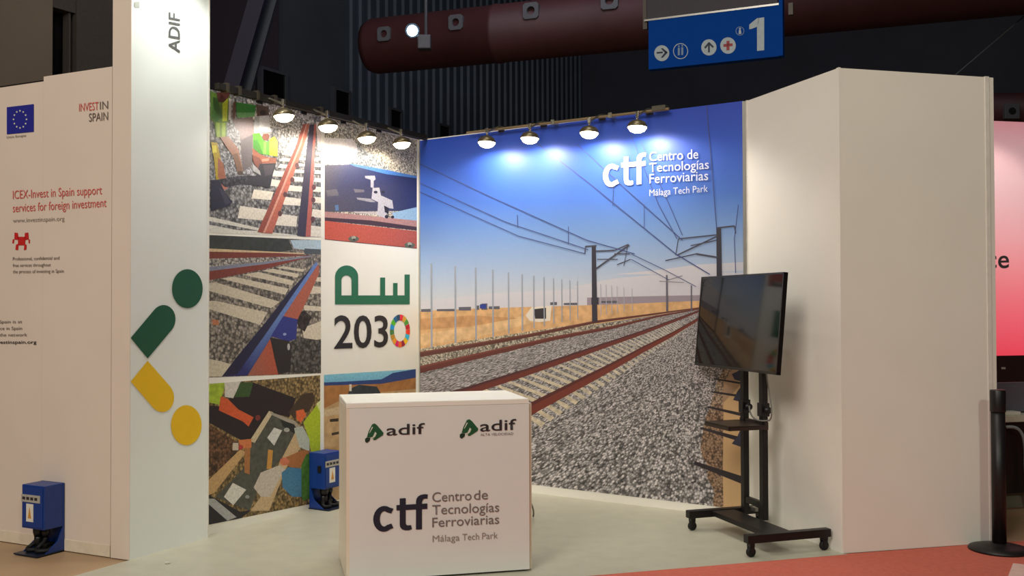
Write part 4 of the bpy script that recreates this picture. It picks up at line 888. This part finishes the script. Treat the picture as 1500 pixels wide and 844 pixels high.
# desk with laptop of that stand
dk = at_y(1455, 617, 7.5); zt = dk.z + .0
ds = thing('black_desk', 'black desk with pale edged top behind the barrier post', 'desk', (dk.x, 7.5, 0))
Md = frame_m(Vector((dk.x - .22, 7.35, 0)), nb.s, Vector((-nb.s.y, nb.s.x, 0)), Vector((0, 0, 1)))
part('desk_top', box(bmesh.new(), 0, 1.6, 0, .6, zt, zt + .05, Md, .006), mat('pale_desk_edge', (196, 194, 180), 0.4), ds)
part('front_panel', box(bmesh.new(), .02, 1.58, .03, .05, .12, zt, Md), M_DARKPL, ds); part('side_panel', box(bmesh.new(), .02, .04, .05, .58, .0, zt, Md), M_DARKPL, ds); part('side_panel', box(bmesh.new(), 1.56, 1.58, .05, .58, .0, zt, Md), M_DARKPL, ds); part('plinth', box(bmesh.new(), .04, 1.56, .08, .1, 0, .12, Md), mat('grey_plinth', (120, 112, 100), 0.6), ds)
lt = thing('laptop', 'grey laptop seen from behind on the black desk', 'laptop', Md @ Vector((.5, .22, zt + .05)))
part('keyboard_base', box(bmesh.new(), .29, .66, .16, .40, zt + .05, zt + .068, Md, .004), M_DARKPL, lt)
part('lid', box(bmesh.new(), .29, .66, .135, .147, zt + .06, zt + .285, Md, .004), mat('laptop_grey', (104, 104, 118), 0.4, 0.2), lt)
tag(obj('white_tray', box(bmesh.new(), .25, .42, .02, .11, zt + .05, zt + .075, Md, .004), mat('white_plastic', (222, 220, 210), 0.4)), 'small white tray on the front corner of the black desk', 'tray')
cb = tube(bmesh.new(), [Md @ p for p in bez((.26, -.02, .62), (.36, -.06, .64), (.42, -.03, .56), (.42, -.02, .35)) + bez((.42, -.02, .35), (.42, -.02, .2), (.44, -.05, .05), (.5, -.08, .012))[1:]], .012, 8)
tag(obj('power_cable', cb, mat('pale_grey_cable', (140, 146, 150), 0.5), None, True), 'pale grey cable hanging in front of the black desk', 'cable')

# ------------------------------------------------------------------ hall behind
M_CLAD = mat('hall_cladding', (72, 82, 94), 0.6, 0.2, noise=0.1, nscale=1.5); M_HALLW = mat('hall_back_wall', (64, 66, 78), 0.8, noise=0.1, nscale=.8); M_PLAST = mat('brown_hall_wall', (112, 98, 82), 0.8, noise=0.12, nscale=.8); M_DKWIN = mat('dark_window_glass', (14, 12, 14), 0.15, noise=0.0); M_WFRAME = mat('grey_window_frame', (70, 72, 78), 0.5)
HW0 = at_y(402, 400, 24.0); hd = Vector((math.cos(R(61.0)), math.sin(R(61.0)), 0))
A0 = V2(HW0) - hd * 24; corner = V2(HW0) + hd * 17.5
hw = Plane(A0, corner)
# corrugated cladding from the smooth bay to the corner
i_left = hw.st(305, 100)[0]; i_smooth = hw.st(505, 150)[0]; i_seam = hw.st(414, 100)[0]
HH = 13.0
b = bmesh.new(); a = i_smooth; ribs = []
while a < hw.L - .01:
    for da, off in ((0, 0), (.2, 0), (.24, .07), (.36, .07)): ribs.append((a + da, off))
    a += .40
vb = [b.verts.new(hw.p(a, 0, o)) for a, o in ribs]; vt = [b.verts.new(hw.p(a, HH, o)) for a, o in ribs]
for k in range(len(ribs) - 1): b.faces.new((vb[k], vb[k + 1], vt[k + 1], vt[k]))
struct('wall_left', b, M_CLAD)
o = struct('wall_left.001', wall_box(hw, i_seam, i_smooth, 0, HH, .2), mat('hall_smooth_bay', (62, 66, 72), 0.7, noise=0.1, nscale=.8))
struct('wall_left.002', wall_box(hw, i_left - 1.2, i_seam - .04, 0, HH, .2, -.1), mat('hall_dark_bay', (52, 42, 50), 0.8, noise=0.1))
# brown wall at the far left with a dark opening
lw = Plane(at_y(-90, 100, 13.5)[:2], at_y(330, 100, 18.0)[:2])
x77, x110, x165 = lw.st(77, 50)[0], lw.st(112, 50)[0], lw.st(200, 50)[0]
struct('wall_far_left', wall_box(lw, -2, x77, 0, HH, .25), M_PLAST)
struct('wall_far_left.001', wall_box(lw, x110, x165, 0, HH, .25), mat('dark_taupe_panel', (66, 58, 52), 0.8, noise=0.1))
htop = lw.st(90, 13)[1]
struct('trim_1', wall_box(lw, x77, x110, htop, HH, .25, -.02), mat('dark_taupe_panel', (66, 58, 52), 0.8))
wn = struct('window_1', wall_box(lw, x77, x110, 0, htop, .3, -.22), M_DKWIN)
part('window_mullion', wall_box(lw, lw.st(104, 50)[0] , lw.st(106.5, 50)[0], 0, htop, .2, -.05), mat('dark_taupe_panel', (66, 58, 52), 0.8), wn); part('window_pane', wall_box(lw, x77 + .02, lw.st(103, 50)[0], 0, lw.st(90, 68)[1], .2, -.2), mat('black_pane', (10, 10, 12), 0.3), wn)
# dark small windows in the cladding
for i, (x0, x1, yt, yb) in enumerate(((380, 413, 107, 152), (487, 507, 135, 180), (568, 583, 163, 200), (640, 654, 186, 212))):
    s0, s1 = hw.st(x0, yt)[0], hw.st(x1, yt)[0]; ht = hw.st((x0 + x1) / 2, yt)[1]; hb = ht - 1.35
    wi = struct('window_%d' % (i + 2), wall_box(hw, s0, s1, hb, ht, .0, .09), M_DKWIN)
    b = bmesh.new(); Mh = frame_m(hw.o, hw.s, hw.n, hw.u)
    for q_ in ((s0 - .07, s0, hb, ht + .07), (s1, s1 + .07, hb, ht + .07), (s0, s1, ht, ht + .07)): box(b, q_[0], q_[1], 0, .13, q_[2], q_[3], Mh)
    part('window_frame', b, M_WFRAME, wi)
# far wall to the right of the corner, ceiling
bw = Plane(corner, corner + Vector((math.cos(R(-27)), math.sin(R(-27)), 0)) * 46)
struct('wall_back', wall_box(bw, 0, 46, 0, HH, .3), M_HALLW)
cl = bmesh.new(); box(cl, -40, 45, 9, 60, HH, HH + .3); struct('ceiling', cl, mat('dark_ceiling', (30, 32, 36), 0.9, noise=0.1, nscale=.6))
# leaning columns (navy and slate) in front of the dark bay
for (xb, xt, wpx, col, nm, lb, yy) in ((338, 375, 24, (16, 13, 44), 'leaning_column', 'dark navy leaning column behind the mosaic wall', 17.0), (362, 398, 14, (44, 50, 60), 'leaning_strut', 'slate grey slanted strut beside the navy column', 17.3)):
    pb_, pt_ = at_y(xb, 128, yy), at_y(xt, 0, yy); d_ = (pt_ - pb_).normalized(); b0 = pb_ - d_ * (pb_.z / d_.z); t0 = pb_ + d_ * ((HH - pb_.z) / d_.z); wd = wpx / F_PX * yy / 2
    bm = bmesh.new(); prism(bm, [b0 + Vector((-wd, 0, 0)), b0 + Vector((wd, 0, 0)), b0 + Vector((wd, wd * 1.2, 0)), b0 + Vector((-wd, wd * 1.2, 0))], t0 - b0)
    tag(obj(nm, bm, mat(nm + '_paint', col, 0.6)), lb, 'column')

# red air duct with nozzles
dp = Plane(at_y(500, 70, 21.5)[:2], at_y(1330, 10, 17.6)[:2])
n0 = dp.hit(540, 66, 0); n1 = dp.hit(1060, -8, 0)
RD = .6
d0 = n0 - dp.n * RD; d1 = n1 - dp.n * RD; dd = (d1 - d0); dd.z *= 0.0; dd.normalize(); zc = (n0.z + n1.z) / 2
M_DUCT = mat('red_duct_paint', (78, 40, 42), 0.6, noise=0.1, nscale=2)
du = thing('air_duct', 'dark red round air duct with square nozzles under the hall ceiling', 'air duct', Vector((d0.x, d0.y, zc)))
s_ = Vector((d0.x, d0.y, zc)); Md_ = frame_m(s_ - dd * .3, Vector((0, 0, 1)), dd.cross(Vector((0, 0, 1))).normalized(), dd)
part('duct_body', lathe(bmesh.new(), [(0, 0), (RD * .9, .0), (RD, .15), (RD, 3), (RD * 1.03, 3.02), (RD * 1.03, 3.1), (RD, 3.12), (RD, 8), (RD * 1.03, 8.02), (RD * 1.03, 8.1), (RD, 8.12), (RD, 20), (0, 20)], 28, Md_), M_DUCT, du, True)
M_NOZ = mat('nozzle_grey', (92, 92, 96), 0.6); nout = -(dd.cross(Vector((0, 0, 1)))).normalized()
if nout.dot(CAM - s_) < 0: nout = -nout
for (px, py, wpx) in ((563, 50, 21), (668, 33, 22.5), (778, 16, 24), (893, 1, 26)):
    pq = dp.hit(px, py); dist = pq.y; wd = wpx / F_PX * dist / 2
    # place on the duct face
    tt = (pq - s_).dot(dd); ctr = s_ + dd * tt + nout * (RD * .86); ctr.z = pq.z
    Mn = frame_m(ctr, dd, Vector((0, 0, 1)), -nout if (dd.cross(Vector((0, 0, 1)))).dot(-nout) > 0 else nout)
    zs_ = 1 if (Mn.to_3x3() @ Vector((0, 0, 1))).dot(nout) > 0 else -1
    bm = bmesh.new(); nn = 20
    for side in (0,):
        outer = [(-wd, -wd), (wd, -wd), (wd, wd), (-wd, wd)]
        ringo = []
        for k in range(nn):
            a_ = 2 * PI * k / nn; cx_, cy_ = math.cos(a_), math.sin(a_); m_ = max(abs(cx_), abs(cy_)); ringo.append((wd * cx_ / m_, wd * cy_ / m_))
        ri = [(wd * .52 * math.cos(2 * PI * k / nn), wd * .52 * math.sin(2 * PI * k / nn)) for k in range(nn)]
        levels = [[(x, y, -.4) for x, y in ringo], [(x, y, .12) for x, y in ringo], [(x, y, .12) for x, y in ri], [(x * .8, y * .8, -.1) for x, y in ri]]
        rv = [[bm.verts.new(Mn @ Vector((x, y, z * zs_))) for x, y, z in lv] for lv in levels]
        for u_, v_ in zip(rv, rv[1:]):
            for k in range(nn): bm.faces.new((u_[k], u_[(k + 1) % nn], v_[(k + 1) % nn], v_[k]))
        bmesh.ops.recalc_face_normals(bm, faces=bm.faces[:])
    nz = part('nozzle', bm, M_NOZ, du)
    hb_ = lathe(bmesh.new(), [(0, 0), (wd * .46, 0), (wd * .46, .02), (0, .02)], 16, frame_m(ctr + nout * -.02, dd, Vector((0, 0, 1)), nout)); part('nozzle_throat', hb_, mat('throat_black', (8, 8, 10), 0.8), nz)
# second, lower duct end at the far right
e_ = at_y(1490, 160, 21.0)
d2 = thing('air_duct', 'dark red duct end with one square nozzle above the pink wall', 'air duct', e_)
part('duct_body', tube(bmesh.new(), [at_y(1440, 160, 21.6), at_y(1650, 155, 21.6)], .34, 20), M_DUCT, d2, True)
wd = .16; bm = bmesh.new(); Mn = frame_m(e_ + Vector((0, .3, 0)), Vector((1, 0, 0)), Vector((0, 0, 1)), Vector((0, -1, 0)))
box(bm, -wd, wd, -wd, wd, 0, .1, Mn, .01); nz = part('nozzle', bm, M_NOZ, d2)
part('nozzle_throat', lathe(bmesh.new(), [(0, .1), (wd * .5, .1), (wd * .5, .104), (0, .104)], 16, Mn), mat('throat_black', (8, 8, 10), 0.8), nz)

# bluish-white projector lamp
pj = at_y(604, 45, 18.3)
pt = thing('projector_lamp', 'small blue-white hall projector shining under the dark ceiling', 'lamp', pj)
tdir_ = (Vector((0, 0, 2)) - pj).normalized(); Mj = frame_m(pj, tdir_.cross(Vector((0, 0, 1))).normalized(), tdir_.cross(tdir_.cross(Vector((0, 0, 1)))).normalized(), tdir_)
part('lens', lathe(bmesh.new(), [(0, .03), (.07, .028), (.1, .0), (0, -.001)], 20, Mj), mat('projector_lens', (210, 235, 255), 0.3, emit=(200, 232, 255), estr=14.0, noise=0), pt, True)
part('housing', lathe(bmesh.new(), [(.13, .05), (.14, .04), (.13, -.12), (.08, -.3), (0, -.32)], 20, Mj), M_LAMPB if False else mat('projector_grey', (84, 84, 90), 0.5, 0.3), pt, True)
b = bmesh.new(); tube(b, [pj + Vector((.24, .1, -.06)), pj + Vector((.24, .1, .5)), pj + Vector((.24, .1, HH - pj.z))], .03, 8); part('drop_rod', b, mat('projector_grey', (84, 84, 90), 0.5, 0.3), pt)
b = box(bmesh.new(), .1, .34, -.05, .2, -.34, -.08, Matrix.Translation(pj), .02); part('ballast_box', b, mat('projector_grey', (84, 84, 90), 0.5, 0.3), pt)

# hanging blue sign
YS = 14.0
sa, sb = at_y(948, 33, YS), at_y(1143, 5, YS - .75)
sg = Plane((sa.x, sa.y, 0), (sb.x, sb.y, 0)); s_l = sg.st(950, 60)[0]; s_r = sg.st(1141, 40)[0]
hb_, ht_ = (sg.st(952, 104)[1] + sg.st(1140, 80)[1]) / 2, (sg.st(948, 33)[1] + sg.st(1143, 5)[1]) / 2
hs_ = thing('hanging_sign', 'blue hanging direction sign with white pictograms and a large numeral one', 'sign', sg.p((s_l + s_r) / 2, ht_))
M_SIGN = mat('sign_blue', (8, 82, 186), 0.8, noise=0.03, spec=0.15); M_SW = mat('sign_white', (214, 226, 232), 0.45); M_SRED = mat('sign_red', (190, 44, 44), 0.45); M_SDK = mat('sign_dark', (30, 50, 80), 0.45)
part('board', wall_box(sg, s_l, s_r, hb_, ht_, .14), M_SIGN, hs_)
part('end_cap', wall_box(sg, s_r, s_r + .05, hb_ + .004, ht_ + .5, .14, .004), M_SIGN, hs_)
part('upper_panel', wall_box(sg, s_l - .04, s_r - .02, ht_ + .02, ht_ + .62, .08, -.03), mat('sign_grey', (84, 78, 84), 0.6), hs_)
part('rail', wall_box(sg, s_l - .06, s_r, ht_, ht_ + .025, .14, .01), M_ALU, hs_)
for x in (s_l - .09, s_r + .12): part('hanger', wall_box(sg, x, x + .06, ht_ - .1 if x < s_l else hb_ + .55, HH if x < s_l else ht_ + .02, .1, -.03), mat('hanger_grey', (110, 100, 92), 0.5), hs_)
for x in (s_l + .5, s_r - .5): part('hanger_rod', tube(bmesh.new(), [sg.p(x, ht_ + .6, -.06), sg.p(x, HH, -.06)], .015, 6), M_ALU, hs_)
def disc(px, py, r, m, nm, lift=.003): return decal(nm, sg, [ell(px, py, r, r * 1.06, 28)], m, hs_, lift)
def ringd(px, py, r, t, m, nm):
    o_ = ell(px, py, r, r * 1.06, 28); i_ = ell(px, py, r - t, (r - t) * 1.06, 28)
    return decal(nm, sg, [[o_[k], o_[(k + 1) % 28], i_[(k + 1) % 28], i_[k]] for k in range(28)], m, hs_)
disc(969.5, 78, 11, M_SW, 'arrow_disc'); decal('arrow', sg, [[(962, 78.8), (962, 76.4), (971, 75.6), (971, 78)], [(968, 71), (971, 70.6), (978, 76.6), (976, 79.4)], [(976, 74.6), (978, 77.4), (971, 84.6), (968, 84.6)]], M_SDK, hs_, .0045)
ringd(997, 75, 11, 1.1, M_SW, 'toilet_ring'); decal('toilet_figures', sg, [[(993, 70), (996, 69.8), (996, 81), (993, 81.3)], [(998, 69.6), (1001, 69.3), (1001, 80.5), (998, 80.8)], ell(994.5, 67.8, 1.3, 1.4, 8), ell(999.5, 67.3, 1.3, 1.4, 8)], mat('sign_soft', (150, 176, 206), 0.45), hs_, .0045)
disc(1038.5, 69.5, 11.2, M_SW, 'arrow_disc'); decal('arrow', sg, [[(1037.2, 77), (1037.2, 65), (1040, 64.7), (1040, 76.8)], [(1031.5, 69.6), (1038, 61.8), (1040, 64), (1033.4, 71.6)], [(1039, 61.6), (1045.8, 68.2), (1044, 70.4), (1037.6, 64)]], M_SDK, hs_, .0045)
disc(1066.5, 66.8, 11.4, M_SW, 'first_aid_disc'); decal('red_cross', sg, [[(1064.3, 74), (1064.3, 60.2), (1068.7, 59.7), (1068.7, 73.6)], [(1059.8, 69), (1059.8, 64.8), (1073.3, 63.4), (1073.3, 67.6)]], M_SRED, hs_, .0045)
ringd(1084, 45.5, 6.2, .8, mat('sign_soft', (150, 176, 206), 0.45), 'person_ring'); decal('person_figure', sg, [[(1082, 50), (1082.6, 44), (1085.4, 43.8), (1086.2, 49.6)], ell(1084, 42.2, 1.4, 1.5, 8)], M_SW, hs_, .0045)
decal('numeral', sg, [[(1109, 74.8), (1109, 40), (1111, 26.5), (1119.5, 25.5), (1119.5, 73.6)], [(1097.6, 43), (1097.6, 36.2), (1109, 26.8), (1112, 26.4), (1111, 38.4), (1103, 41.8)]], M_SW, hs_, .004, 'large white numeral one')

# thin diagonal guy wire at the upper right
g0, g1 = at_y(1404, 106, 18), at_y(1500, 24, 18); gd = (g1 - g0).normalized()
tag(obj('guy_wire', tube(bmesh.new(), [g0 - gd * 3, g0 + gd * ((HH - g0.z) / gd.z)], .012, 6), mat('wire_grey', (90, 96, 96), 0.5)), 'thin grey wire slanting across the dark hall at the upper right', 'wire')
# small debris on the carpet
dv = on_z(246, 826); dbm = bmesh.new(); bmesh.ops.create_icosphere(dbm, subdivisions=2, radius=.016, matrix=Matrix.Translation(dv + Vector((0, 0, .006))) @ Matrix.Diagonal((1, .8, .45, 1)))
for v in dbm.verts: v.co += Vector((random.uniform(-1, 1), random.uniform(-1, 1), random.uniform(-.4, .4))) * .004; v.co.z = max(v.co.z, 0.0)
tag(obj('crumpled_wrapper', dbm, mat('clear_wrapper', (206, 200, 186), 0.3)), 'tiny crumpled pale wrapper on the carpet before the white tower', 'wrapper')
